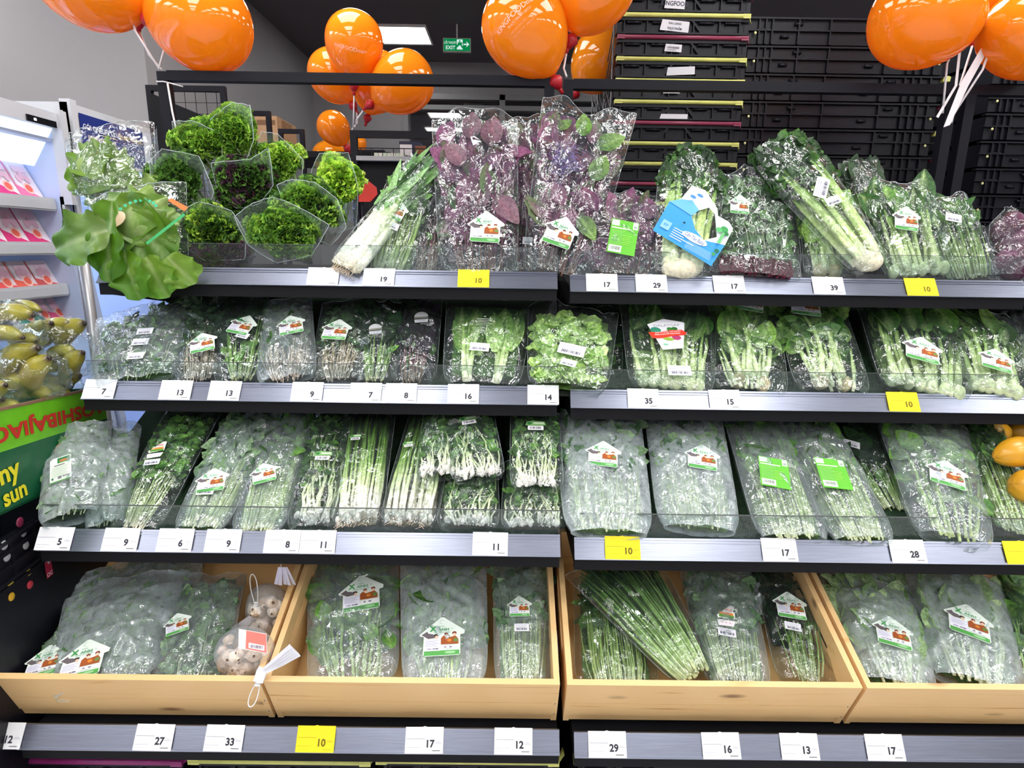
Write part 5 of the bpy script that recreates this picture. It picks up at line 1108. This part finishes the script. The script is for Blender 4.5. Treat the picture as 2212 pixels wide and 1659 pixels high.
def balloon(label, group, u, v, r_px, y, knot, stick=None, text=None, el=1.12):
    c = at(u, v, y); r = px2m(r_px, c); k = at(*knot, y-.01*0); ax = nrm(k-c); R_ = r*el
    g = empty('orange_balloon', c, label, 'balloon', group)
    X = nrm(np.cross(ax, (0, 1, .2))); U = np.cross(ax, X)
    ph, th = np.linspace(0, math.pi, 26), np.arange(36)*2*math.pi/36
    m = MB(); rr = np.sin(ph)*(1-.10*np.cos(ph)**1*1)
    P = np.cos(ph)[:, None, None]*R_*ax*(1.0)+rr[:, None, None]*r*(np.cos(th)[None, :, None]*X+np.sin(th)[None, :, None]*U)
    tipf = np.clip((np.cos(ph)-.93)/.07, 0, 1)[:, None, None]; P = P+ax*R_*.05*tipf
    m.grid(P+c, wrap=True).build('balloon_skin', M_BALL, g, c)
    tip = c+ax*R_*1.04
    kb = MB(); kb.tube([tip, tip+ax*.012, tip+ax*.022, tip+ax*.045], [.006, .02, .022, .007], 12); kb.tube([tip+ax*.03, tip+ax*.06], .0065, 8); kb.build('holder_cup', M_KNOT, g, c)
    if stick is not None:
        e = at(*stick[:2], stick[2] if len(stick) > 2 else y); MB().tube([tip+ax*.05, tip+ax*.05+(e-tip)*.45+(0, 0, .004), e], .0032, 6).build('stick', M_STICK, g, c)
    if text:
        to = nrm(CAM-c); a0, du, dv, siz, rows_ = text; Xr = nrm(np.cross((0, 0, 1), to))*-1; Xr = Xr if Xr[0] > 0 else -Xr; Up = np.cross(to, Xr); Up = Up if Up[2] > 0 else -Up
        tm = MB()
        for (s_, dy, sc_, bold) in rows_:
            V, Fs = text_geo(s_, bold); V = V*siz*sc_+[0, dy*siz]; ca, sa = math.cos(a0), math.sin(a0); x_ = V[:, 0]*ca-V[:, 1]*sa+du; y_ = V[:, 0]*sa+V[:, 1]*ca+dv
            D_ = to[None]+x_[:, None]*Xr+y_[:, None]*Up; D_ /= np.linalg.norm(D_, axis=1)[:, None]
            ca_ = D_@ax; sx = np.sqrt(np.maximum(0, 1-ca_**2)); rad = 1/np.sqrt((ca_/R_)**2+(sx/(r*(1-.10*ca_)))**2)
            tm.add(c+D_*(rad*1.006)[:, None], Fs)
        tm.build('printing', M_INK, g, c)
BG1 = 'orange balloons at the left shelf post'; BG2 = 'orange balloons in the middle distance'; BG3 = 'orange balloons between the bays'; BG4 = 'orange balloons at the right shelf post'
balloon('orange balloon cut by the top edge at the far left', BG1, 195, -52, 108, 1.97, (275, 8), (343, 150, 1.97))
balloon('large orange balloon leaning over the left end of the top bar', BG1, 430, 48, 98, 1.99, (318, 20), (345, 150, 1.97))
balloon('orange balloon peeking in at the top edge above the left post', BG1, 300, -75, 80, 2.05, (300, 20), (349, 150, 1.97))
YM = 2.9; TXT = [('KING', 0, 1, .02), ]
balloon('upright printed orange balloon on top of the middle distance bunch', BG2, 765, 97, 61, YM, (765, 190), (763, 280, YM+.05), (-.12, -.2, -.12, .19, [('KINGFOODmart', 0, 1, .01)]))
balloon('orange balloon low at the left of the middle distance bunch', BG2, 722, 165, 52, YM+.15, (752, 212), (760, 280, YM+.05))
balloon('orange balloon at the right of the middle distance bunch', BG2, 868, 180, 63, YM, (806, 222), (768, 280, YM+.05))
balloon('orange balloon hidden behind the others in the middle distance bunch', BG2, 815, 178, 58, YM+.35, (800, 232), None)
balloon('small far orange balloon left of the mid shelf corner', BG2, 722, 278, 34, YM+.5, (752, 322), (758, 350, YM+.05))
balloon('far orange balloon half hidden behind the kale sleeves', BG2, 712, 338, 33, YM+.75, (745, 330), (757, 360, YM+.05))
balloon('narrow far orange balloon behind the mid shelf post', BG2, 772, 312, 19, YM+1.2, (768, 340), (770, 420, YM+1.2))
balloon('small orange balloon glimpsed under the mid shelf', BG2, 838, 398, 16, YM+1.2, (838, 420), None)
balloon('biggest printed orange balloon in the middle of the top edge', BG3, 1137, 68, 90, 1.97, (1190, 158), None,
        (.72, -.28, .42, .2, [('KINGFOODmart', 0, 1, .01), ('THỰC PHẨM SẠCH', -.75, .42, .0), ('— — — —  — —', -1.5, .5, .0), ('— — —  — — —', -2.0, .5, .0)]))
balloon('orange balloon cut by the top edge in front of the near crate stack', BG3, 1284, -30, 88, 2.0, (1243, 66), (1224, 166, 1.97))
balloon('orange balloon partly hidden by the netted crate stack', BG3, 1297, 132, 63, 2.55, (1240, 205), None)
balloon('large orange balloon near the top right in front of the dark crates', BG4, 2002, 38, 102, 1.9, (2118, 52), (2050, 262, 1.93))
balloon('orange balloon cut by the right edge', BG4, 2228, 68, 94, 1.9, (2148, 60), (2036, 245, 1.93))
balloon('orange balloon cut by the top edge at the far right', BG4, 2165, -40, 80, 2.05, (2125, 45), (2055, 265, 1.93))
# white strap of flattened sticks
c = at(2055, 230, 1.92); m = MB()
m.grid(np.stack([[at(2136, 75, 1.91), at(2150, 80, 1.91)], [at(2075, 180, 1.92), at(2092, 185, 1.92)], [at(2038, 275, 1.92), at(2052, 270, 1.92)]])); m.grid(np.stack([[at(2072, 95, 1.915), at(2078, 95, 1.915)], [at(2062, 185, 1.925), at(2068, 185, 1.925)], [at(2022, 252, 1.925), at(2027, 255, 1.925)]]))
o = m.build('balloon_strap', M_STICK, None, c); o.location = [float(x) for x in c]; tag(o, 'bundle of flat white balloon straps hanging at the right shelf post', 'strap')
c = at(345, 170, 1.96); m = MB(); m.tube([at(338, 176, 1.955), at(352, 176, 1.955), at(362, 178, 1.955), at(395, 187, 1.95)], .002, 5); m.tube([at(362, 180, 1.95), at(372, 240, 1.94), at(385, 300, 1.9)], .003, 5)
o = m.build('cable_tie', M_STICK, None, c); o.location = [float(x) for x in c]; tag(o, 'white cable tie and stick ends tied round the left shelf post', 'cable tie')

# ---------------------------------------------------------------- middle distance shelving
def rect_frame(g, name, u0, v0, u1, v1, y, t=.03, org=None, sides='lrt'):
    a, b = at(u0, v0, y), at(u1, v0, y); zb_ = at(u0, v1, y)[2]; m = MB()
    if 't' in sides: m.box((a[0], y, a[2]-t), (b[0], y+t, a[2]))
    if 'l' in sides: m.box((a[0], y, zb_), (a[0]+t, y+t, a[2]-t))
    if 'r' in sides: m.box((b[0]-t, y, zb_), (b[0], y+t, a[2]-t))
    if 'b' in sides: m.box((a[0]+t, y, zb_), (b[0]-t, y+t, zb_+t))
    m.build(name, M_BLACK, g, org); return a, b, zb_
o_ = at(312, 182, 2.75); o_[2] = 0
g = empty('mesh_shelving', o_, 'black steel frame with square wire mesh beyond the left shelf post', 'display shelving', 'black shelving in the middle distance')
a = at(313, 183, 2.75); b = at(484, 183, 2.75); z1 = at(484, 240, 2.75)[2]; t = .022
m = MB(); m.box((a[0], 2.75, a[2]-t), (b[0], 2.75+t, a[2])); m.box((a[0], 2.75, 0), (a[0]+t, 2.75+t, a[2]-t)); m.box((b[0]-t, 2.75, 0), (b[0], 2.75+t, a[2]-t)); m.build('frame', M_BLACK, g, o_)
m = MB()
x = a[0]+t
while x < b[0]-t: m.box((x, 2.76, .9), (x+.002, 2.762, a[2]-t)); x += .045
z = a[2]-t
while z > 1.2: m.box((a[0]+t, 2.757, z), (b[0]-t, 2.759, z+.002)); z -= .045
m.build('wire_mesh', M_BLACK, g, o_)
P_ = [at(324, 200, 2.7), at(372, 222, 2.7), at(468, 262, 2.7), at(425, 272, 2.7), at(398, 285, 2.7), at(398, 420, 2.7), at(332, 420, 2.7)]
m = MB(); m.prism(P_, (0, .04, 0)); m.build('side_panel', M_BOARD, g, o_)
for u0, v0, u1, yy, lab in ((474, 238, 582, 2.95, 'black shelf frame behind the tallest curly kale'), (600, 278, 655, 3.15, 'narrow black shelf frame beside the cardboard box')):
    q = at(u0, v0, yy); q[2] = 0; g = empty('shelf_frame', q, lab, 'display shelving', 'black shelving in the middle distance')
    a, b = at(u0, v0, yy), at(u1, v0, yy); m = MB(); t = .02
    m.box((a[0], yy, a[2]-t), (b[0], yy+t, a[2])); m.box((a[0], yy, 0), (a[0]+t, yy+t, a[2]-t)); m.box((b[0]-t, yy, 0), (b[0], yy+t, a[2]-t)); m.build('frame', M_BLACK, g, q)
    MB().box((a[0]+t, yy, .9), (b[0]-t, yy+.3, .93)).build('shelf', M_BOARD, g, q)
# long low shelf holding the box and the dark back shelf with basket
yy = 3.5; q = at(555, 331, yy); q[2] = 0; g = empty('back_shelf', q, 'dark shelf in the distance under the cardboard box', 'display shelving', 'black shelving in the middle distance')
zz = at(600, 331, yy)[2]; MB().box((q[0], yy-.1, zz-.03), (q[0]+.75, yy+.4, zz)).build('shelf_board', M_BOARD, g, q)
for xa in (q[0]+.01, q[0]+.7): MB().box((xa, yy+.1, 0), (xa+.04, yy+.14, zz-.03)).build('leg', M_BLACK, g, q)
a = at(640, 303, yy); MB().box((a[0], yy+.3, a[2]-.03), (a[0]+.42, yy+.33, a[2])).build('rear_rail', M_BLACK, g, q)
MB().box((a[0]+.38, yy+.3, zz), (a[0]+.41, yy+.33, a[2]-.03)).build('rail_post', M_BLACK, g, q)
M_CARD = mat('brown_cardboard', lin('b08a66'), .7, var=.06, scale=10)
a = at(556, 250, yy); b = at(603, 331, yy); c = at(556, 331, yy); g = empty('cardboard_box', (c[0], yy, zz), 'brown cardboard box with faint printing on the distant shelf', 'box')
w = b[0]-c[0]; h = a[2]-zz
MB().box((0, 0, 0), (w, .3, h)).build('carton', M_CARD, g)
p = Pad((w*.5, -.001, h*.5), (1, 0, 0), (0, 0, 1)); p.rect(-.05, .05, .05, .075, '7a5a40'); p.rect(.0, -.14, .1, -.07, '8a4a30'); p.mb.build('printing', M_PRINT, g)
p = Pad((w+.001, .15, h*.5), (0, 1, 0), (0, 0, 1)); p.rect(-.08, .05, .08, .09, '8a6a4c'); p.disc(0, -.04, .06, .04, '94704e'); p.mb.build('side_printing', M_PRINT, g)
YS = 2.95
a, b = at(755, 281, YS), at(960, 283, YS); q = a.copy(); q[2] = 0; g = empty('island_shelving', q, 'black shelving with a wire-fenced grey top beyond the leeks', 'display shelving', 'black shelving in the middle distance')
m = MB(); t = .03; m.box((a[0], YS, a[2]-t), (b[0]+.5, YS+t, a[2])); m.box((a[0], YS, 0), (a[0]+t, YS+t, a[2]-t)); m.box((b[0]+.47, YS, 0), (b[0]+.5, YS+t, a[2]-t)); m.build('frame', M_BLACK, g, q)
zd = at(800, 338, YS)[2]; MB().box((a[0]+t, YS-.02, zd-.02), (b[0]+.47, YS+.45, zd)).build('top_shelf', mat('grey_shelf_top', (.3, .3, .31), .4), g, q)
MB().box((a[0]+t, YS+.02, .2), (b[0]+.47, YS+.5, zd-.02)).build('dark_void_block', M_BOARD, g, q)  # solid black block standing in for the shaded void below the shelf
m = MB(); zf = at(800, 322, YS)[2]; m.box((a[0]+t, YS-.015, zf), (b[0]+.47, YS-.012, zf+.004)); x = a[0]+.05
while x < b[0]+.45: m.box((x, YS-.015, zd), (x+.003, YS-.012, zf)); x += .05
m.build('wire_fence', M_BLACK, g, q)
a2, b2 = at(862, 305, YS+.2), at(908, 332, YS+.2); g = empty('dark_blue_carton', (a2[0], YS+.2, zd), 'dark blue carton with a white label on the distant shelving top', 'box')
MB().box((0, 0, 0), (b2[0]-a2[0], .2, a2[2]-zd)).build('carton', mat('navy_card', (.02, .03, .07), .5), g)
p = Pad(((b2[0]-a2[0])*.32, -.001, (a2[2]-zd)*.6), (1, 0, 0), (0, 0, 1)); p.rect(-.03, -.025, .03, .025, 'e8e8ea'); p.rect(.045, -.02, .1, .02, '8a5a40'); p.mb.build('label', M_PRINT, g)
for i in range(7):
    c = at(815+i*9, 333, YS+.1); o = MB().box((-.011, -.02, 0), (.011, .02, .028), lin(('d8e0d0', 'e8e8e0', 'c8d8c0')[i % 3])).build('small_carton', M_PRINT); o.location = (c[0], YS+.1, zd)
    tag(o, 'tiny pale carton in the row on the distant shelving top', 'carton', 'tiny cartons on the distant shelving')
c = at(792, 425, 2.4); m = MB(); yy = 2.4
P_ = [at(775, 385, yy), at(797, 392, yy), at(813, 405, yy), at(815, 420, yy), at(800, 436, yy), at(775, 436, yy)]; m.prism(P_, (0, .008, 0), lin('d83c34')); g = empty('red_sign', c, 'red arrow-shaped sign standing behind the leeks', 'sign'); m.build('sign_board', M_PLAST, g, c)
MB().tube([at(782, 430, 2.41), np.array([at(782, 430, 2.41)[0], 2.41, .01])], .006, 6).build('pole', M_BLACK, g, c)
MB().box((-.08, -.06, -c[2]+.0), (.08, .06, -c[2]+.012)).build('base', M_BLACK, g)

# ---------------------------------------------------------------- open chillers at the left
M_FW = mat('chiller_white', (.62, .64, .68), .3, var=.02); M_FI = mat('chiller_liner', (.52, .62, .85), .35, var=.05, scale=4)
M_TUBE, nt, ns, L = newmat('cold_light_tube'); e = N(ns, 'ShaderNodeEmission'); e.inputs[0].default_value = (.72, .82, 1, 1); e.inputs[1].default_value = 16.; L.new(e.outputs[0], N(ns, 'ShaderNodeOutputMaterial').inputs[0])
M_CANO, nt, ns, L = newmat('lit_canopy_panel'); e = N(ns, 'ShaderNodeEmission'); e.inputs[0].default_value = (.74, .84, 1, 1); e.inputs[1].default_value = 1.3; L.new(e.outputs[0], N(ns, 'ShaderNodeOutputMaterial').inputs[0])
def chiller(y0, y1, top, label, sign=False):
    XF, XB = -1.72, -2.42; o = (XF, y0, 0); g = empty('open_chiller', o, label, 'chiller', 'white open chillers along the left')
    m = MB(); m.box((XB-.05, y0, 0), (XB, y1, top)); m.box((XB-.05, y0, top-.03), (XF-.02, y1, top)); m.box((XB, y0, 0), (XF+.06, y1, .35)); m.build('cabinet', M_FW, g, o)
    m = MB(); m.box((XF-.02, y0, top-(.21 if sign else .055)), (XF+.0, y1, top)); m.build('header', M_FW, g, o)
    if not sign: MB().prism([(XF-.02, y0+.04, top-.055), (XF-.11, y0+.04, top-.19), (XF-.13, y0+.04, top-.18), (XF-.04, y0+.04, top-.05)], (0, y1-y0-.08, 0)).build('lit_canopy', M_CANO, g, o)
    m = MB(); m.box((XB, y0+.02, .35), (XB+.01, y1-.02, top-.04)); m.prism([(XB+.01, y0+.02, top-.04), (XF-.03, y0+.02, top-.09), (XF-.03, y0+.02, top-.1), (XB+.01, y0+.02, top-.2)], (0, y1-y0-.04, 0)); m.build('liner', M_FI, g, o)
    for ya in (y0, y1-.035):
        m = MB(); m.prism([(XB, ya, .35), (XF+.04, ya, .35), (XF+.04, ya, .75), (XF-.03, ya, 1.5), (XF-.03, ya, top-.03), (XB, ya, top-.03)], (0, .035, 0)); m.build('end_panel', M_FI, g, o)
        m = MB(); m.box((XF-.03, ya, top-.33), (XF+.012, ya+.035, top+.012)); m.box((XF-.035, ya, 1.5), (XF-.02, ya+.03, top-.3)); m.build('corner_cap', M_FW, g, o)
    m = MB()
    for xx in (XF-.17, XF-.23): m.box((xx-.012, y0+.06, top-.19), (xx+.012, y1-.1, top-.178))
    for zz in (.85, 1.15, 1.45): m.box((XB+.012, y0+.06, zz), (XB+.022, y1-.1, zz+.012))
    m.build('light_tube', M_TUBE, g, o)
    return g, o, XF, XB
topA, topB = 1.5+.465, 1.5+.52
gA_, oA, XF, XB = chiller(.6, 2.46, topA, 'white open chiller with blue-white light at the left edge, stacked with pink packs')
gB_, oB, _, _ = chiller(2.49, 3.2, topB, 'white chiller with a navy club banner on its header behind the lettuces', True)
m = MB(); m.box((XF+.001, 2.27, topA-.055), (XF+.006, 2.41, topA-.032)); o = m.build('control_display', mat('display_black', (.01, .01, .012), .2), gA_, oA)
m = MB(); m.box((XF+.0065, 2.3, topA-.047), (XF+.007, 2.31, topA-.04)); m.build('digits', M_TUBE, o, oA)
# banner
a = atx(168, 236, XF+.004); b = atx(306, 280, XF+.004); z0_ = topB-.21
p = Pad((XF+.004, a[1], topB), (0, 1, 0), (0, 0, 1), .0006); wb = b[1]-a[1]
p.rect(0, -.195, wb, -.028, '1c2f7e'); p.rect(wb, -.195, 3.18-a[1], -.028, 'e4e2ee')
p.text('GÓI ONELIFE CLUB', wb*.32, -.072, .020, 'f0f2fa', .02, sx=1.0); p.rect(wb*.3, -.094, wb*.52, -.091, 'e0c080'); p.text('25.000Đ/THÁNG', wb*.775, -.075, .019, 'e8d49a', .02, sx=.88)
p.rect(wb*.08, -.15, wb*.5, -.105, 'b8b0b0'); p.text('Giá', wb+.07, -.115, .035, '3a3a5a', .01); p.disc(wb+.14, -.12, .02, .03, 'd06a8a', 12)
p.mb.build('banner', M_PRINT, gB_, oB)
# chiller shelves with packs
def at_shelf(u, v): return atx(u, v, XF-.04)
for k, (ue, ve) in enumerate(((95, 443), (112, 540), (135, 630), (160, 700))):
    e = at_shelf(ue, ve); zz = e[2]; m = MB(); ye = 2.42
    m.box((XB+.02, .7, zz-.012), (XF-.06, ye, zz)); m.box((XF-.06, .7, zz-.018), (XF-.052, ye, zz+.03)); m.build('wire_shelf', M_FW, gA_, oA)
    m = MB(); m.box((XF-.0515, .7, zz-.012), (XF-.049, ye, zz+.02)); m.build('label_strip', M_FW, gA_, oA)
M_PACK = attr_mat('printed_pack', .25, .05, 30, coat=.4, bump=0)
def pack(u, v, z0_, label, colr, wy=.12, hz=.19, k=0):
    c = atx(u, v, XF-.10); c[2] = z0_; g = empty('meat_pack', c, label, 'food pack', 'pink packs on the chiller shelves')
    # leaning back: local plane axes
    Y = nrm((-.45, 0, .9)); X = np.array([0, 1., 0])
    m = MB(); m.box((0, -wy/2, 0), (.02, wy/2, hz), lin('e9e6ee'), M=(np.stack([nrm((.9, 0, .45)), X, Y], 1), (0, 0, 0))); m.build('tray', M_PACK, g)
    p = Pad(np.array((.9, 0, .45))*.0212, X, Y, .0004); q = wy/2
    p.rect(-q, 0, q, hz, 'f0e6f0'); p.shape([(-q, 0), (q, 0), (q*.9, .02), (-q, hz*.42)], colr)
    p.disc(q*.1, hz*.33, .022, .022, 'f4c8c0'); p.disc(q*.1, hz*.33, .015, .015, 'e86a5a'); p.rect(-q, 0, -q*.9, hz, colr); p.rect(-q*.4, hz*.7, q*.7, hz*.85, 'f4d4e4')
    for i in range(3): p.disc((-.3+.35*i)*q, hz*(.55+.08*(i % 2)), .012, .018, 'e8bcd0', 9)
    p.mb.build('printed_film', M_PRINT, g)
zsh = [at_shelf(95, 443)[2], at_shelf(112, 540)[2], at_shelf(135, 630)[2], at_shelf(160, 700)[2]]
PK = [(0, 18, 'd83c84'), (0, 62, 'e87aa8'), (1, -20, 'd83c84'), (1, 32, 'd8387c'), (1, 78, 'd8387c'), (2, 10, 'e85a5a'), (2, 55, 'e86a5a'), (2, 98, 'c85a5a'), (3, 60, '3c9a8a'), (3, 95, '3c9a8a'), (3, 128, 'e05a8a')]
rowname = ['upper', 'second', 'third', 'lowest']; pos = {}
for r_, u, cc in PK:
    pos[r_] = pos.get(r_, 0)+1
    pack(u, (400, 490, 600, 690)[r_], zsh[r_]+.001, '%s pink and white food pack from the left on the %s visible chiller shelf' % (('first', 'second', 'third')[pos[r_]-1], rowname[r_]), cc, .11, (.17, .17, .12, .12)[r_])
# grey bumper post
c = atx(190, 640, -1.45); g = empty('grey_post', (c[0], c[1], 0), 'grey metal post between the chiller and the shelving bay', 'post')
MB().tube([(0, 0, 0), (0, 0, .7), (0, 0, atx(175, 560, -1.45)[2])], .018, 12).build('pole', mat('grey_metal', (.3, .3, .31), .35, .6), g); MB().box((-.04, -.04, 0), (.04, .04, .012)).build('foot', M_BLACK, g)
# white cabinet seen through the gap under the top shelf
c = at(330, 665, 3.05); g = empty('white_cabinet', (c[0]+.0, 3.05, 0), 'bright white cabinet seen through the gap below the top shelf', 'cabinet')
MB().box((.19, .05, 0), (.6, .4, c[2]+.12)).build('cabinet_body', M_FW, g)
for k in range(4): MB().box((.2+k*.1, .04, .2), (.28+k*.1, .05, c[2]+.1)).build('door_panel', M_FW, g)

# ---------------------------------------------------------------- banana carton on black crates
ux = nrm((-.10, .985, -.10)); uz = nrm((-.05, .1, 1)); uz = nrm(uz-ux*(uz@ux)); un = nrm(np.cross(ux, uz)); un = un if un[0] > 0 else -un
A0 = atx(0, 888, -1.13); A1 = A0+ux*.40; Lb = .62
O = A1-ux*Lb-uz*.225; g = empty('banana_carton', O, 'green banana carton standing upside down with red lettering beside the bananas', 'carton')
def obox(o, lo, hi, col=(1, 1, 1)): o.box(lo, hi, col, M=(np.stack([ux, -un, uz], 1), O)); return o
G_D, G_L = lin('0f5c38'), lin('74c626')
m = MB(); obox(m, (0, 0, 0), (Lb, .006, .135), G_D); obox(m, (0, 0, .135), (Lb, .006, .225), G_L); obox(m, (0, .36, 0), (Lb, .366, .225), G_D); obox(m, (0, .006, 0), (.006, .36, .225), G_D); obox(m, (Lb-.006, .006, 0), (Lb, .36, .225), G_D); obox(m, (0, 0, 0), (Lb, .366, .006), G_D)
m.build('carton_body', M_PLAST, g, O)
m = MB(); obox(m, (-.001, -.002, .225), (Lb+.001, .01, .231), lin('8a6a54')); obox(m, (-.001, .357, .225), (Lb+.001, .368, .231), lin('8a6a54')); m.build('cut_rim', M_PLAST, g, O)
p = Pad(O+un*.0015, ux, uz, .0005)
if p.Nn@un < 0: p.Nn = -p.Nn
p.text('AOSHIBAJIAO', Lb-.225, .178, .034, 'c8352c', .035, math.pi, sx=1.5); 
p.text('ny', Lb-.40, .075, .045, 'e8dc2c', .03, .1, sx=1.1); p.text('sun', Lb-.395, .03, .04, 'e8dc2c', .03, .1)
p.shape([(Lb-.27, .055), (Lb-.262, .04), (Lb-.235, .055), (Lb-.2, .09), (Lb-.185, .12), (Lb-.2, .125), (Lb-.24, .105), (Lb-.265, .08)], 'e89a2c')
p.mb.build('printing', M_PRINT, g, O)
# black crates under it
def side_crate(P0, hh, label, dots, slots):
    g = empty('storage_crate', P0, label, 'plastic crate', 'black crates under the banana carton'); m = MB(); w_, d_ = .66, .40
    B = lambda lo, hi: m.box(lo, hi, M=(np.stack([uxh, -unh, (0, 0, 1)], 1), (0, 0, 0)))
    B((0, 0, 0), (w_, .012, hh)); B((0, d_-.012, 0), (w_, d_, hh)); B((0, .012, 0), (.012, d_-.012, hh)); B((w_-.012, .012, 0), (w_, d_-.012, hh)); B((.012, .012, 0), (w_-.012, d_-.012, .01))
    for zz in ((.0, hh-.012) if not slots else (.0, .03, .065, hh-.012)): B((-.004, -.006, zz), (w_+.004, 0, zz+.008))
    if slots:
        for k in range(9): B((.02+k*.08, -.005, 0), (.026+k*.08, 0, hh))
    m.build('crate_body', M_CRATE, g)
    for (u, v, col, rr) in dots:
        r_ = ray(u, v); s_ = ((P0-CAM)@unh)/(r_@unh); c = CAM+r_*s_-P0+unh*.001; mm = MB(); mm.ell(c, (rr, rr, .003), lin(col), ax=np.stack([uxh, (0, 0, 1), unh]), nu=7, nv=12); mm.build('round_sticker' if col != 'hole' else 'hole', M_PLAST, g)
    return g
uxh = nrm((ux[0], ux[1], 0)); unh = nrm(np.array((uxh[1], -uxh[0], 0)))
base = O.copy(); base[2] = O[2]-.02
# slanted cradle between carton and crate keeps the carton's tilt
z2 = O[2]+ux[2]*Lb-.012
P1 = np.array([O[0], O[1], z2-.10]); side_crate(P1, .10, 'shallow slotted black crate directly under the banana carton', [(42, 1128, '7a2440', .012)], True)
P2 = np.array([O[0], O[1], 0.0])
gc = side_crate(P2, z2-.101, 'tall black crate with grey, yellow and red round stickers under the slotted crate',
   [(8, 1178, 'a9a9ae', .011), (55, 1178, 'a9a9ae', .010), (50, 1152, '8c8c92', .009), (14, 1203, 'a9a9ae', .011), (61, 1236, 'c8b43c', .009), (22, 1263, 'c8b43c', .010), (64, 1263, 'c83c4c', .010), (24, 1289, 'd8a82c', .010), (102, 1214, 'b8b8bc', .010)], False)
r_ = ray(102, 1228); c = CAM+r_*(((P2-CAM)@unh)/(r_@unh))-P2
p = Pad(c+unh*.003, uxh, (0, 0, 1), .0006); p.rect(-.012, -.022, .012, .02, 'b8284a'); p.text('OC', 0, -.014, .010, 'f0e0e4', .02); p.mb.build('red_label', M_PRINT, gc)
# bananas
M_BAN = attr_mat('banana_skin', .35, .25, 22, coat=.3, bump=.05)
def bananas(label, u, v, y, items, bagr, seed):
    rg = random.Random(seed); c = at(u, v, y); g = empty('bagged_bananas', c, label, 'bananas', 'bagged bananas in the carton')
    for (du, dv, ang, Lp, rp, dy) in items:
        q = at(u+du, v+dv, y+dy); Lm, r = px2m(Lp*1.3, q), px2m(rp*1.12, q); d = nrm((math.cos(ang), -.35, -math.sin(ang))); sd = nrm((math.sin(ang), -.2, math.cos(ang)))
        s_ = np.linspace(-.5, .5, 14); P = q+d*(s_*Lm)[:, None]+sd*(Lm*.28*(.25-s_**2)*1.6)[:, None]
        rr = r*np.array([.35, .55, .8, .95, 1, 1, 1, 1, 1, .97, .9, .75, .5, .25]); k = gradc([(0, '6c7a34'), (.1, 'a8a848'), (.5, rg.choice(('a8963a', '96903a', 'b09636'))), (.9, 'a8a03c'), (1, '3c2c20')], 14)
        m = MB(); m.tube(P, rr, 7, k); m.ell(P[-1], r*.22, lin('2c1e18'), nu=5, nv=6); m.build('banana', M_BAN, g, c)
    a, b, dpt = px2m(bagr[0], c), px2m(bagr[1], c), .065; m = MB(); ph, th = np.linspace(0, math.pi, 26), np.arange(34)*2*math.pi/34
    P = np.stack([np.outer(np.sin(ph), np.cos(th))*a, np.outer(np.sin(ph), np.sin(th))*dpt, np.outer(np.cos(ph), np.ones(34))*b], -1)
    P *= (1+.05*np.sin(7*th[None]+5*ph[:, None])+.04*np.sin(13*th[None]-9*ph[:, None]))[..., None]
    m.grid(P+c, wrap=True).build('clear_bag', F_LOOSE, g, c)
bananas('bag of green bananas at the upper left, stems showing, above the carton', 28, 712, 1.46, [(-5, -20, -.2, 120, 18, 0), (-20, 20, -.1, 100, 16, -.02), (25, 30, -.2, 70, 14, .02), (30, -45, .1, 70, 9, .03)], (62, 60), 1)
bananas('bag of yellow-green bananas at the upper right near the shelf end', 115, 760, 1.58, [(-30, -22, -.7, 110, 19, 0), (5, -35, -.5, 100, 19, .02), (42, -35, -.6, 85, 19, .02), (20, 10, -.3, 70, 15, 0), (50, 40, -.9, 90, 18, -.01), (-20, 40, -.1, 80, 14, .04)], (88, 66), 2)
bananas('frontmost bag of large yellow bananas lying on the carton', 55, 812, 1.46, [(-15, -15, -.6, 150, 23, 0), (32, 0, -.8, 100, 21, -.01), (-30, 30, -.3, 130, 20, .02), (20, 45, -.1, 90, 15, .03)], (92, 62), 3)
bananas('bag of yellow bananas cut by the left edge low in the carton', -5, 868, 1.38, [(0, -10, -.7, 80, 18, 0), (20, 18, -.1, 80, 14, .02), (-20, 10, -.4, 90, 18, .02)], (45, 50), 4)
bananas('dark-shaded bananas deep in the carton at the back', 90, 838, 1.62, [(0, 0, -.1, 120, 16, 0), (10, 15, 0, 130, 15, -.02), (60, -10, -.5, 70, 16, .0)], (85, 36), 5)
